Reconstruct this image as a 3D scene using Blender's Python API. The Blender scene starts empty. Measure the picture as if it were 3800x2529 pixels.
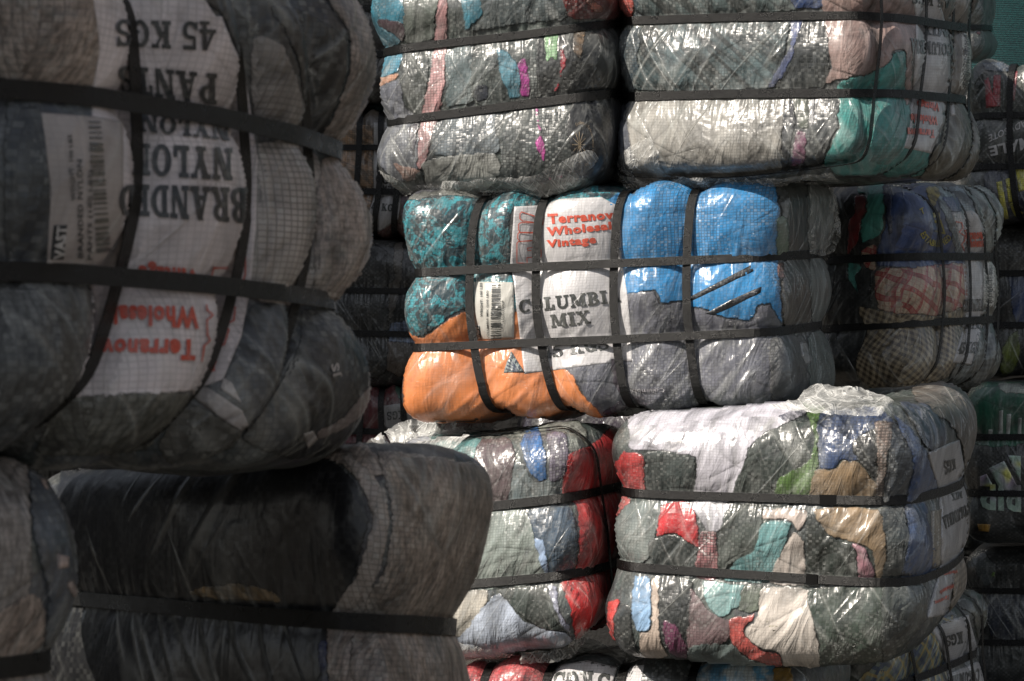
import bpy, bmesh, math, random
import numpy as np
from mathutils import Vector
from mathutils.bvhtree import BVHTree
from mathutils.geometry import delaunay_2d_cdt
R = math.radians
random.seed(7)
rng = np.random.default_rng(11)
C = bpy.context.scene.collection
SC = bpy.context.scene

# ------------------------------------------------------------------ camera
CAM_Z = 1.2                    # height of the lens above the yard
FPX, CX, HY = 9032.0, 1900.0, 1524.0   # focal length, centre column and horizon row of the 3800 px frame
cam_d = bpy.data.cameras.new('camera')
cam = bpy.data.objects.new('camera', cam_d); C.objects.link(cam)
cam.location = (0, 0, CAM_Z); cam.rotation_euler = (R(90), 0, 0)
cam_d.sensor_width = 36.0; cam_d.lens = FPX / 3800 * 36.0
cam_d.shift_y = (HY - 1264.5) / 3800
cam_d.clip_start = 0.05; cam_d.clip_end = 300
cam_d.dof.use_dof = True; cam_d.dof.focus_distance = 6.1; cam_d.dof.aperture_fstop = 14
SC.camera = cam

# ------------------------------------------------------------------ light
SUN_AZ, SUN_EL = 232.0, 41.0    # azimuth clockwise from +Y
w = bpy.data.worlds.new('World'); SC.world = w; w.use_nodes = True
nt = w.node_tree; nt.nodes.clear()
sky = nt.nodes.new('ShaderNodeTexSky'); sky.sky_type = 'NISHITA'; sky.sun_disc = False
sky.sun_elevation = R(SUN_EL); sky.sun_rotation = R(SUN_AZ)
bg = nt.nodes.new('ShaderNodeBackground'); bg.inputs[1].default_value = 0.095
wo = nt.nodes.new('ShaderNodeOutputWorld')
hs_ = nt.nodes.new('ShaderNodeHueSaturation'); hs_.inputs['Saturation'].default_value = .38
nt.links.new(sky.outputs[0], hs_.inputs['Color']); nt.links.new(hs_.outputs[0], bg.inputs[0]); nt.links.new(bg.outputs[0], wo.inputs[0])
sd = bpy.data.lights.new('sun', 'SUN'); sd.energy = 5.0; sd.angle = R(0.5); sd.color = (1.0, 0.915, 0.81)
sun = bpy.data.objects.new('sun', sd); C.objects.link(sun)
saz, sel = R(SUN_AZ), R(SUN_EL)
sdir = Vector((math.sin(saz) * math.cos(sel), math.cos(saz) * math.cos(sel), math.sin(sel)))
sun.rotation_euler = sdir.to_track_quat('Z', 'Y').to_euler()
sun.location = (-6, -5, 8)
SC.view_settings.view_transform = 'Standard'; SC.view_settings.look = 'None'
SC.view_settings.gamma = 1.0; SC.view_settings.exposure = 0.12
SC.render.engine = 'CYCLES'
SC.cycles.use_denoising = True
SC.cycles.max_bounces = 6; SC.cycles.diffuse_bounces = 3; SC.cycles.glossy_bounces = 3
SC.cycles.transmission_bounces = 4; SC.cycles.transparent_max_bounces = 8
SC.cycles.sample_clamp_indirect = 4.0

# ------------------------------------------------------------------ helpers
K = 3800 / 2356.0
def unproj(px, py, Y):
    return np.array([(px - CX) / FPX * Y, Y, CAM_Z + (HY - py) / FPX * Y])

def vnoise(P, seed=0):
    """value noise in [0,1], P (n,3)"""
    P = np.asarray(P, float) + seed * 17.31
    i = np.floor(P).astype(np.int64); f = P - i; f = f * f * (3 - 2 * f)
    def h(a, b, c):
        n = (a * 374761393 + b * 668265263 + c * 2147483647 + seed * 144665) & 0xFFFFFFFF
        n = ((n ^ (n >> 13)) * 1274126177) & 0xFFFFFFFF
        n = n ^ (n >> 16)
        return (n & 0xFFFF) / 65535.0
    x, y, z = i[:, 0], i[:, 1], i[:, 2]; fx, fy, fz = f[:, 0], f[:, 1], f[:, 2]
    r = 0
    for dx in (0, 1):
        for dy in (0, 1):
            for dz in (0, 1):
                wgt = (fx if dx else 1 - fx) * (fy if dy else 1 - fy) * (fz if dz else 1 - fz)
                r = r + wgt * h(x + dx, y + dy, z + dz)
    return r

def ridge(n, p=3):
    return (1 - np.abs(2 * n - 1)) ** p

def link_mesh(name, verts, faces, mat, parent=None, smooth=True):
    me = bpy.data.meshes.new(name)
    me.from_pydata([tuple(v) for v in verts], [], [tuple(f) for f in faces])
    if smooth: me.polygons.foreach_set('use_smooth', np.ones(len(me.polygons), bool))
    if mat: me.materials.append(mat)
    o = bpy.data.objects.new(name, me); C.objects.link(o)
    if parent: o.parent = parent
    return o

# ------------------------------------------------------------------ materials
def N(nt, t, **kw):
    n = nt.nodes.new(t)
    for k, v in kw.items(): setattr(n, k, v)
    return n
class G:
    """small node-graph builder"""
    def __init__(s, nt): s.nt = nt
    def put(s, sock, v):
        if isinstance(v, bpy.types.NodeSocket): s.nt.links.new(v, sock)
        elif v is not None:
            if sock.type == 'RGBA' and isinstance(v, tuple) and len(v) == 3: v = (*v, 1)
            sock.default_value = v
    def m(s, op, a, b=None, c=None, clamp=False):
        n = N(s.nt, 'ShaderNodeMath', operation=op, use_clamp=clamp)
        s.put(n.inputs[0], a); s.put(n.inputs[1], b) if b is not None else None
        if c is not None: s.put(n.inputs[2], c)
        return n.outputs[0]
    def v(s, op, a, b=None):
        n = N(s.nt, 'ShaderNodeVectorMath', operation=op)
        s.put(n.inputs[0], a)
        if b is not None: s.put(n.inputs[1], b)
        return n.outputs[0]
    def noise(s, vec, scale, detail=2.0, rough=.5, dist=0.0, col=False):
        n = N(s.nt, 'ShaderNodeTexNoise'); s.put(n.inputs['Vector'], vec)
        n.inputs['Scale'].default_value = scale; n.inputs['Detail'].default_value = detail
        n.inputs['Roughness'].default_value = rough; n.inputs['Distortion'].default_value = dist
        return n.outputs[1 if col else 0]
    def ramp(s, x, a, b, lo=0.0, hi=1.0):
        n = N(s.nt, 'ShaderNodeMapRange', interpolation_type='SMOOTHSTEP')
        s.put(n.inputs[0], x)
        for i, q in enumerate((a, b, lo, hi)): n.inputs[i + 1].default_value = q
        return n.outputs[0]
    def mix(s, f, a, b, mode='MIX'):
        n = N(s.nt, 'ShaderNodeMix', data_type='RGBA', blend_type=mode)
        s.put(n.inputs[0], f); s.put(n.inputs[6], a); s.put(n.inputs[7], b)
        return n.outputs[2]
    def xyz(s, x, y, z=0.0):
        n = N(s.nt, 'ShaderNodeCombineXYZ')
        s.put(n.inputs[0], x); s.put(n.inputs[1], y); s.put(n.inputs[2], z)
        return n.outputs[0]
    def sep(s, v):
        n = N(s.nt, 'ShaderNodeSeparateXYZ'); s.put(n.inputs[0], v); return n.outputs
    def rot(s, v, ang, sx, sy):
        n = N(s.nt, 'ShaderNodeMapping'); s.put(n.inputs[0], v)
        n.inputs['Rotation'].default_value = (0, 0, R(ang)); n.inputs['Scale'].default_value = (1, 1, 1)
        m2 = s.v('MULTIPLY', n.outputs[0], (sx, sy, 1.0))
        return m2
    def wnoise(s, v):
        n = N(s.nt, 'ShaderNodeTexWhiteNoise', noise_dimensions='2D'); s.put(n.inputs['Vector'], v)
        return n.outputs
    def bump(s, h, strength=1.0, dist=1.0, normal=None):
        n = N(s.nt, 'ShaderNodeBump'); s.put(n.inputs['Height'], h)
        s.put(n.inputs['Strength'], strength); n.inputs['Distance'].default_value = dist
        if normal is not None: s.put(n.inputs['Normal'], normal)
        return n.outputs[0]

def film_group():
    g = bpy.data.node_groups.new('film_over_cloth', 'ShaderNodeTree')
    itf = g.interface
    def inp(n, t, d):
        k = itf.new_socket(name=n, in_out='INPUT', socket_type=t); k.default_value = d
    inp('Color', 'NodeSocketColor', (.5, .5, .5, 1)); inp('Haze', 'NodeSocketFloat', .14)
    inp('Weave', 'NodeSocketFloat', 1.0); inp('Crinkle', 'NodeSocketFloat', 1.0)
    inp('Gloss', 'NodeSocketFloat', 1.0); inp('Cell', 'NodeSocketFloat', .0062)
    inp('Fold', 'NodeSocketFloat', 1.0); inp('Rough', 'NodeSocketFloat', .30)
    itf.new_socket(name='BSDF', in_out='OUTPUT', socket_type='NodeSocketShader')
    a = G(g); gi = N(g, 'NodeGroupInput'); go = N(g, 'NodeGroupOutput'); I = gi.outputs
    uvn = N(g, 'ShaderNodeUVMap', uv_map='UVMap'); uv = uvn.outputs[0]
    at = N(g, 'ShaderNodeAttribute', attribute_name='pinch'); pin = at.outputs['Fac']
    # slight wander of the woven tapes
    wob = a.noise(uv, 9.0, 1, col=True)
    wob = a.v('SUBTRACT', wob, (.5, .5, .5)); wob = a.v('MULTIPLY', wob, (.012, .012, 0.0))
    wuv = a.v('ADD', uv, wob)
    cu = a.m('DIVIDE', 1.0, I['Cell'])
    s = a.sep(wuv)
    x = a.m('MULTIPLY', s[0], cu); y = a.m('MULTIPLY', s[1], a.m('MULTIPLY', cu, 1.22))
    fx = a.m('FRACT', x); fy = a.m('FRACT', y)
    ix = a.m('FLOOR', x); iy = a.m('FLOOR', y)
    wn = a.wnoise(a.xyz(ix, iy)); r = wn[0]; rc = a.sep(wn[1])
    # where the weave shows strongly, and where the film lies plain
    zone = a.ramp(a.noise(uv, 5.5, 2, .6), .40, .62)
    wv = a.m('MULTIPLY', a.m('ADD', a.m('MULTIPLY', zone, .60), .40), I['Weave'])
    ex = a.m('ABSOLUTE', a.m('SUBTRACT', fx, .5)); ey = a.m('ABSOLUTE', a.m('SUBTRACT', fy, .5))
    line = a.m('MAXIMUM', a.ramp(ex, .36, .48), a.ramp(ey, .34, .48))
    chk = a.m('MODULO', a.m('ABSOLUTE', a.m('ADD', ix, iy)), 2.0)
    # pale threads every third tape
    tx = a.m('ABSOLUTE', a.m('SUBTRACT', a.m('FRACT', a.m('DIVIDE', x, 2.0)), .5))
    ty = a.m('ABSOLUTE', a.m('SUBTRACT', a.m('FRACT', a.m('DIVIDE', y, 2.0)), .5))
    thr = a.m('MAXIMUM', a.ramp(tx, .40, .49), a.ramp(ty, .42, .49))
    thr = a.m('MULTIPLY', thr, a.ramp(a.noise(uv, 17.0, 2), .42, .62))
    # crinkles: thin ridges of gathered film in several directions
    def rid(ang, sx, sy, wd, det, dist, seed):
        v = a.v('ADD', a.rot(uv, ang, sx, sy), (seed, seed * 2.3, 0.0))
        n = a.noise(v, 1.0, det, .5, dist)
        t = a.m('SUBTRACT', 1.0, a.m('DIVIDE', a.m('ABSOLUTE', a.m('SUBTRACT', a.m('MULTIPLY', n, 2.0), 1.0)), wd))
        return a.m('POWER', a.m('MAXIMUM', t, 0.0), 1.6)
    r1 = rid(0, 38.0, 6.5, .30, 1.0, .25, 1.0)         # gathers running from the straps
    r2 = rid(38, 16.0, 2.0, .10, 1.0, .4, 4.0)        # long slanting folds
    r3 = rid(-30, 15.0, 2.0, .10, 1.0, .4, 8.0)
    m2 = a.ramp(a.noise(uv, 3.2, 1), .46, .62); m3 = a.ramp(a.noise(a.v('ADD', uv, (3., 1., 0.)), 3.0, 1), .48, .63)
    cr = a.m('MULTIPLY', r1, a.m('MULTIPLY', pin, .8))
    cr = a.m('ADD', cr, a.m('MULTIPLY', r2, m2))
    cr = a.m('ADD', cr, a.m('MULTIPLY', r3, m3))
    cr = a.m('MULTIPLY', cr, I['Crinkle'])
    # cloth folds below, their shading put into the colour
    fold = a.noise(a.rot(uv, 14, 20., 6.), 1.0, 4, .55, .9)
    fold2 = a.noise(uv, 60., 3, .7)
    shade = a.m('ADD', a.ramp(fold, .25, .75, .50, 1.3), a.m('MULTIPLY', a.m('SUBTRACT', fold2, .5), .35))
    f1 = rid(64, 9.0, 2.4, .15, 1.0, .5, 21.0); f2 = rid(-66, 8.0, 2.2, .12, 1.0, .5, 27.0)
    fl_ = a.m('MAXIMUM', f1, f2)                    # creases between folded cloth layers, darkened in the colour
    shade = a.m('SUBTRACT', shade, a.m('MULTIPLY', fl_, .30))
    shade = a.m('MAXIMUM', a.m('ADD', 1.0, a.m('MULTIPLY', a.m('SUBTRACT', shade, 1.0), I['Fold'])), .12)
    col = a.v('MULTIPLY', I['Color'], a.xyz(shade, shade, shade))
    # milky film: veil + each tape a little denser or clearer
    veil = a.m('MULTIPLY', I['Haze'], a.m('MULTIPLY', a.ramp(a.noise(uv, 11., 3), .3, .8), 1.0))
    veil = a.m('ADD', veil, a.m('MULTIPLY', a.m('MULTIPLY', wv, .20), a.m('MULTIPLY', a.m('POWER', r, 2.0), chk)))
    veil = a.m('ADD', veil, a.m('MULTIPLY', a.m('MULTIPLY', thr, .07), I['Weave']))
    veil = a.m('ADD', veil, a.m('MULTIPLY', cr, .22), clamp=True)  # crinkles whitened: streak highlights put into the colour
    col = a.mix(veil, col, (.58, .59, .56))
    dk = a.m('MULTIPLY', a.m('MULTIPLY', line, wv), .55)
    col = a.mix(dk, col, (.02, .02, .02))
    # relief of the film
    c = I['Cell']
    ramp_ = a.m('ADD', a.m('MULTIPLY', a.m('SUBTRACT', rc[0], .5), a.m('SUBTRACT', fx, .5)),
                a.m('MULTIPLY', a.m('SUBTRACT', rc[1], .5), a.m('SUBTRACT', fy, .5)))
    hw = a.m('MULTIPLY', a.m('MULTIPLY', ramp_, c), a.m('MULTIPLY', wv, .18))
    hw = a.m('SUBTRACT', hw, a.m('MULTIPLY', a.m('MULTIPLY', line, wv), a.m('MULTIPLY', c, .012)))
    hc = a.m('MULTIPLY', cr, .0028)
    hs = a.m('MULTIPLY', a.noise(uv, 22., 1, .5, .8), a.m('MULTIPLY', I['Crinkle'], .0038))
    hm = a.m('MULTIPLY', a.noise(a.rot(uv, 8, 70., 22.), 1., 1, .5, .6), a.m('MULTIPLY', I['Crinkle'], .0009))
    h = a.m('ADD', a.m('ADD', hw, hc), a.m('ADD', hs, hm))
    cn = a.bump(h)
    hb = a.m('ADD', a.m('SUBTRACT', a.m('MULTIPLY', fold, .015), a.m('MULTIPLY', fl_, .0015)), a.m('MULTIPLY', fold2, .0012))
    hb = a.m('MULTIPLY', hb, I['Fold'])
    bn = a.bump(a.m('ADD', hb, a.m('MULTIPLY', h, .2)))
    p = N(g, 'ShaderNodeBsdfPrincipled')
    a.put(p.inputs['Base Color'], col); p.inputs['Roughness'].default_value = .62
    p.inputs['Specular IOR Level'].default_value = .12
    a.put(p.inputs['Normal'], bn); a.put(p.inputs['Coat Normal'], cn)
    a.put(p.inputs['Coat Weight'], I['Gloss']); a.put(p.inputs['Coat Roughness'], I['Rough'])
    p.inputs['Coat IOR'].default_value = 1.68
    g.links.new(p.outputs[0], go.inputs[0])
    return g
FILM = film_group()

MATS = {}
def cloth(color, haze=.14, weave=1.0, crinkle=1.0, gloss=1.0, cell=.0085, fold=1.0, rough=.29, pattern=None, soft=False):
    mx_, mn_ = max(color), min(color)
    if gloss <= .6 and mx_ >= .17: color = (color[0] * 1.38, color[1] * 1.27, color[2] * 1.23)
    elif gloss <= .6: color = (color[0] * .74, color[1] * .80, color[2] * .92)
    elif mx_ < .30 and (mx_ - mn_) < .4 * mx_: color = tuple(q * (.5 + 1.2 * mx_) for q in color)
    if gloss > .6 and mx_ < .40 and (mx_ - mn_) < .3 * mx_: color = (color[0] * .80, color[1] * .96, color[2] * .97)
    lum = sum(color) / 3; color = tuple(.94 * q + .06 * lum for q in color); haze = haze * .75
    key = (tuple(color), haze, weave, crinkle, gloss, cell, fold, rough, pattern, soft)
    if key in MATS: return MATS[key]
    m = bpy.data.materials.new('wrapped_cloth'); m.use_nodes = True
    nt = m.node_tree; nt.nodes.clear(); a = G(nt)
    gr = N(nt, 'ShaderNodeGroup'); gr.node_tree = FILM
    out = N(nt, 'ShaderNodeOutputMaterial')
    if soft:      # threadbare margin: the cloth thins out under the film instead of ending in a cut
        at = N(nt, 'ShaderNodeAttribute', attribute_name='edge'); mx = N(nt, 'ShaderNodeMixShader'); tr = N(nt, 'ShaderNodeBsdfTransparent')
        nz = a.noise(N(nt, 'ShaderNodeUVMap', uv_map='UVMap').outputs[0], 90., 2, .6)
        f = a.ramp(a.m('ADD', at.outputs['Fac'], a.m('MULTIPLY', a.m('SUBTRACT', nz, .5), .7)), .08, .95)
        a.put(mx.inputs[0], f); nt.links.new(tr.outputs[0], mx.inputs[1]); nt.links.new(gr.outputs[0], mx.inputs[2]); nt.links.new(mx.outputs[0], out.inputs[0])
    else: nt.links.new(gr.outputs[0], out.inputs[0])
    for k, v in zip(('Haze', 'Weave', 'Crinkle', 'Gloss', 'Cell', 'Fold', 'Rough'), (haze, weave, crinkle, gloss, cell, fold, rough)):
        gr.inputs[k].default_value = v
    col = (*color, 1)
    if pattern: col = PATTERNS[pattern](a, color)
    a.put(gr.inputs['Color'], col)
    MATS[key] = m
    return m

def _uv(a): return N(a.nt, 'ShaderNodeUVMap', uv_map='UVMap').outputs[0]
def _stripe(a, c, period, lo, hi):
    f = a.m('ABSOLUTE', a.m('SUBTRACT', a.m('FRACT', a.m('DIVIDE', c, period)), .5))
    return a.ramp(f, lo, hi, 1., 0.)
def pat_palm(a, c):
    uv = _uv(a)
    n = a.noise(uv, 22., 4, .6, 1.8); n2 = a.noise(a.v('ADD', uv, (4., 2., 0.)), 70., 2, .5, 2.5)
    f = a.m('MULTIPLY', a.ramp(n, .47, .53), a.ramp(n2, .30, .46))
    return a.mix(f, (.018, .05, .065), (.035, .29, .345))
def pat_plaid(a, c):
    uv = a.v('ADD', _uv(a), a.v('MULTIPLY', a.noise(_uv(a), 9., 1, col=True), (.05, .05, 0.)))
    s = a.sep(a.rot(uv, 20, 1, 1))
    r1 = a.m('MAXIMUM', _stripe(a, s[0], .055, .09, .13), _stripe(a, s[1], .05, .12, .16))
    r2 = a.m('MAXIMUM', _stripe(a, s[0], .0137, .06, .16), _stripe(a, s[1], .0125, .06, .16))
    f = a.m('ADD', a.m('MULTIPLY', r1, .7), a.m('MULTIPLY', r2, .35), clamp=True)
    return a.mix(f, (.55, .42, .30), (.38, .03, .035))
def pat_gingham(a, c):
    uv = a.v('ADD', _uv(a), a.v('MULTIPLY', a.noise(_uv(a), 7., 1, col=True), (.06, .06, 0.)))
    s = a.sep(a.rot(uv, 30, 1, 1))
    f = a.m('ADD', _stripe(a, s[0], .017, .22, .28), _stripe(a, s[1], .017, .22, .28))
    return a.mix(a.m('MULTIPLY', f, .5), (.42, .34, .22), (.07, .045, .025))
def pat_check(a, c):
    s = a.sep(_uv(a))
    f = a.m('ADD', _stripe(a, s[0], .016, .2, .26), _stripe(a, s[1], .016, .2, .26))
    return a.mix(a.m('MULTIPLY', f, .5), tuple(min(1, q * 2.2 + .05) for q in c), c)
def pat_yellowcheck(a, c):
    s = a.sep(a.rot(_uv(a), 33, 1, 1))
    f = a.m('MAXIMUM', _stripe(a, s[0], .05, .08, .13), _stripe(a, s[1], .05, .08, .13))
    g = a.m('MAXIMUM', _stripe(a, a.m('ADD', s[0], .025), .05, .08, .12), _stripe(a, a.m('ADD', s[1], .02), .05, .06, .1))
    k = a.mix(f, (.22, .27, .22), (.04, .08, .16)); return a.mix(a.m('MULTIPLY', g, .8), k, (.5, .36, .08))
def pat_tiger(a, c):
    uv = _uv(a); n = a.noise(a.rot(uv, 25, 10., 40.), 1., 3, .6, 1.5)
    return a.mix(a.ramp(n, .42, .6), c, tuple(q * .35 for q in c))
def pat_knit(a, c):
    s = a.sep(_uv(a))
    f = a.m('MULTIPLY', _stripe(a, s[0], .009, .2, .4), _stripe(a, s[1], .007, .2, .4))
    return a.mix(f, tuple(q * .45 for q in c), c)
def pat_fleck(a, c):
    uv = _uv(a); n = a.noise(a.rot(uv, 10, 160., 60.), 1., 4, .75); n2 = a.noise(uv, 14., 3)
    k = a.mix(a.ramp(n, .35, .65), tuple(q * .45 for q in c), tuple(min(1, q * 1.45) for q in c))
    return a.mix(a.ramp(n2, .45, .7, 0., .5), k, tuple(q * .5 for q in c))
def pat_mixed(a, c):
    """the bundle under everything: folded garments of many muted colours"""
    uv = a.v('ADD', _uv(a), a.v('MULTIPLY', a.noise(_uv(a), 6., 2, col=True), (.09, .14, 0.)))
    v = N(a.nt, 'ShaderNodeTexVoronoi'); a.put(v.inputs['Vector'], a.v('MULTIPLY', uv, (1.5, .7, 1.))); v.inputs['Scale'].default_value = 7.
    hs = N(a.nt, 'ShaderNodeHueSaturation'); a.put(hs.inputs['Color'], v.outputs['Color']); hs.inputs['Saturation'].default_value = .32; hs.inputs['Value'].default_value = .5
    k = a.mix(.45, c, a.v('MULTIPLY', hs.outputs[0], a.v('ADD', (.0, .0, .0), tuple(min(1, 2.2 * q) for q in c))))
    return k
def pat_speck(a, c):
    n = a.noise(_uv(a), 230., 2, .6)
    return a.mix(a.ramp(n, .45, .62), c, tuple(min(1, q * 2.6 + .02) for q in c))
def pat_tiedye(a, c):
    n = a.noise(_uv(a), 13., 4, .6, 1.)
    return a.mix(a.ramp(n, .42, .58), c, (.6, .66, .66))
def pat_diag(a, c):
    n = a.noise(a.rot(_uv(a), -48, 44., 5.), 1., 3, .55, .5)
    return a.mix(a.ramp(n, .4, .6), tuple(q * .28 for q in c), tuple(min(1, q * 1.25) for q in c))
def pat_irid(a, c):
    n = a.noise(_uv(a), 9., 2, .5, .8); n2 = a.noise(a.v('ADD', _uv(a), (7., 3., 0.)), 11., 1)
    k = a.mix(a.ramp(n, .4, .6), (.45, .62, .5), (.62, .5, .68)); return a.mix(a.ramp(n2, .55, .65), k, (.75, .75, .2))
def pat_silver(a, c):
    n = a.noise(a.rot(_uv(a), -35, 16., 5.), 1., 3, .6, 1.2); n2 = a.noise(_uv(a), 7., 2, .5)
    f = a.m('MULTIPLY', a.ramp(n, .38, .62, .25, 1.), a.ramp(n2, .35, .65, .45, 1.))
    return a.mix(f, tuple(q * .3 for q in c), c)
PATTERNS = dict(silver=pat_silver, palm=pat_palm, plaid=pat_plaid, gingham=pat_gingham, check=pat_check, yellowcheck=pat_yellowcheck,
                tiger=pat_tiger, knit=pat_knit, fleck=pat_fleck, mixed=pat_mixed, speck=pat_speck, tiedye=pat_tiedye,
                diag=pat_diag, irid=pat_irid)

def strap_material():
    m = bpy.data.materials.new('black_strapping'); m.use_nodes = True; nt = m.node_tree; a = G(nt)
    p = nt.nodes['Principled BSDF']; uv = _uv(a)
    s = a.sep(uv)
    x = a.m('MULTIPLY', s[0], 560.); y = a.m('MULTIPLY', s[1], 380.)
    d = a.m('MULTIPLY', a.m('SINE', a.m('MULTIPLY', a.m('ADD', x, y), 3.1416)), a.m('SINE', a.m('MULTIPLY', a.m('SUBTRACT', x, y), 3.1416)))
    n = a.noise(uv, 30., 3)
    a.put(p.inputs['Base Color'], a.mix(n, (.003, .003, .003), (.010, .0095, .009)))
    a.put(p.inputs['Roughness'], a.ramp(n, .3, .7, .24, .38))
    h = a.m('ADD', a.m('MULTIPLY', d, .00035), a.m('MULTIPLY', a.noise(uv, 60., 2), .0012))
    a.put(p.inputs['Normal'], a.bump(h)); p.inputs['Specular IOR Level'].default_value = .4
    return m
STRAP = strap_material()

def loose_film_material(dens=.3):
    m = bpy.data.materials.new('clear_film'); m.use_nodes = True; nt = m.node_tree; nt.nodes.clear(); a = G(nt)
    uv = _uv(a)
    def rid(ang, sx, sy, pw, dist, seed):
        v = a.v('ADD', a.rot(uv, ang, sx, sy), (seed, seed, 0.))
        n = a.noise(v, 1., 3., .55, dist)
        t = a.m('SUBTRACT', 1., a.m('DIVIDE', a.m('ABSOLUTE', a.m('SUBTRACT', a.m('MULTIPLY', n, 2.), 1.)), pw))
        return a.m('POWER', a.m('MAXIMUM', t, 0.), 1.3)
    h = a.m('ADD', rid(30, 18., 5., .07, 1.0, 2.), a.m('ADD', rid(-40, 16., 6., .07, 1.0, 5.), a.m('MULTIPLY', rid(70, 30., 30., .08, 1.2, 9.), .4)))
    big = a.noise(uv, 8., 3, .6, .5)
    p = N(nt, 'ShaderNodeBsdfPrincipled')
    p.inputs['Base Color'].default_value = (.85, .85, .82, 1); p.inputs['Roughness'].default_value = .12
    p.inputs['Specular IOR Level'].default_value = .8
    a.put(p.inputs['Normal'], a.bump(a.m('ADD', a.m('MULTIPLY', h, .0015), a.m('MULTIPLY', big, .03))))
    tr = N(nt, 'ShaderNodeBsdfTransparent'); mx = N(nt, 'ShaderNodeMixShader')
    f = a.m('ADD', a.m('MULTIPLY', h, .35), a.m('MULTIPLY', a.ramp(big, .3, .7), dens * 1.2))
    f = a.m('ADD', f, dens * .35, clamp=True)
    a.put(mx.inputs[0], f); nt.links.new(tr.outputs[0], mx.inputs[1]); nt.links.new(p.outputs[0], mx.inputs[2])
    out = N(nt, 'ShaderNodeOutputMaterial'); nt.links.new(mx.outputs[0], out.inputs[0])
    return m
LOOSE = loose_film_material(.34); LOOSE_THIN = loose_film_material(.16)

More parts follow.
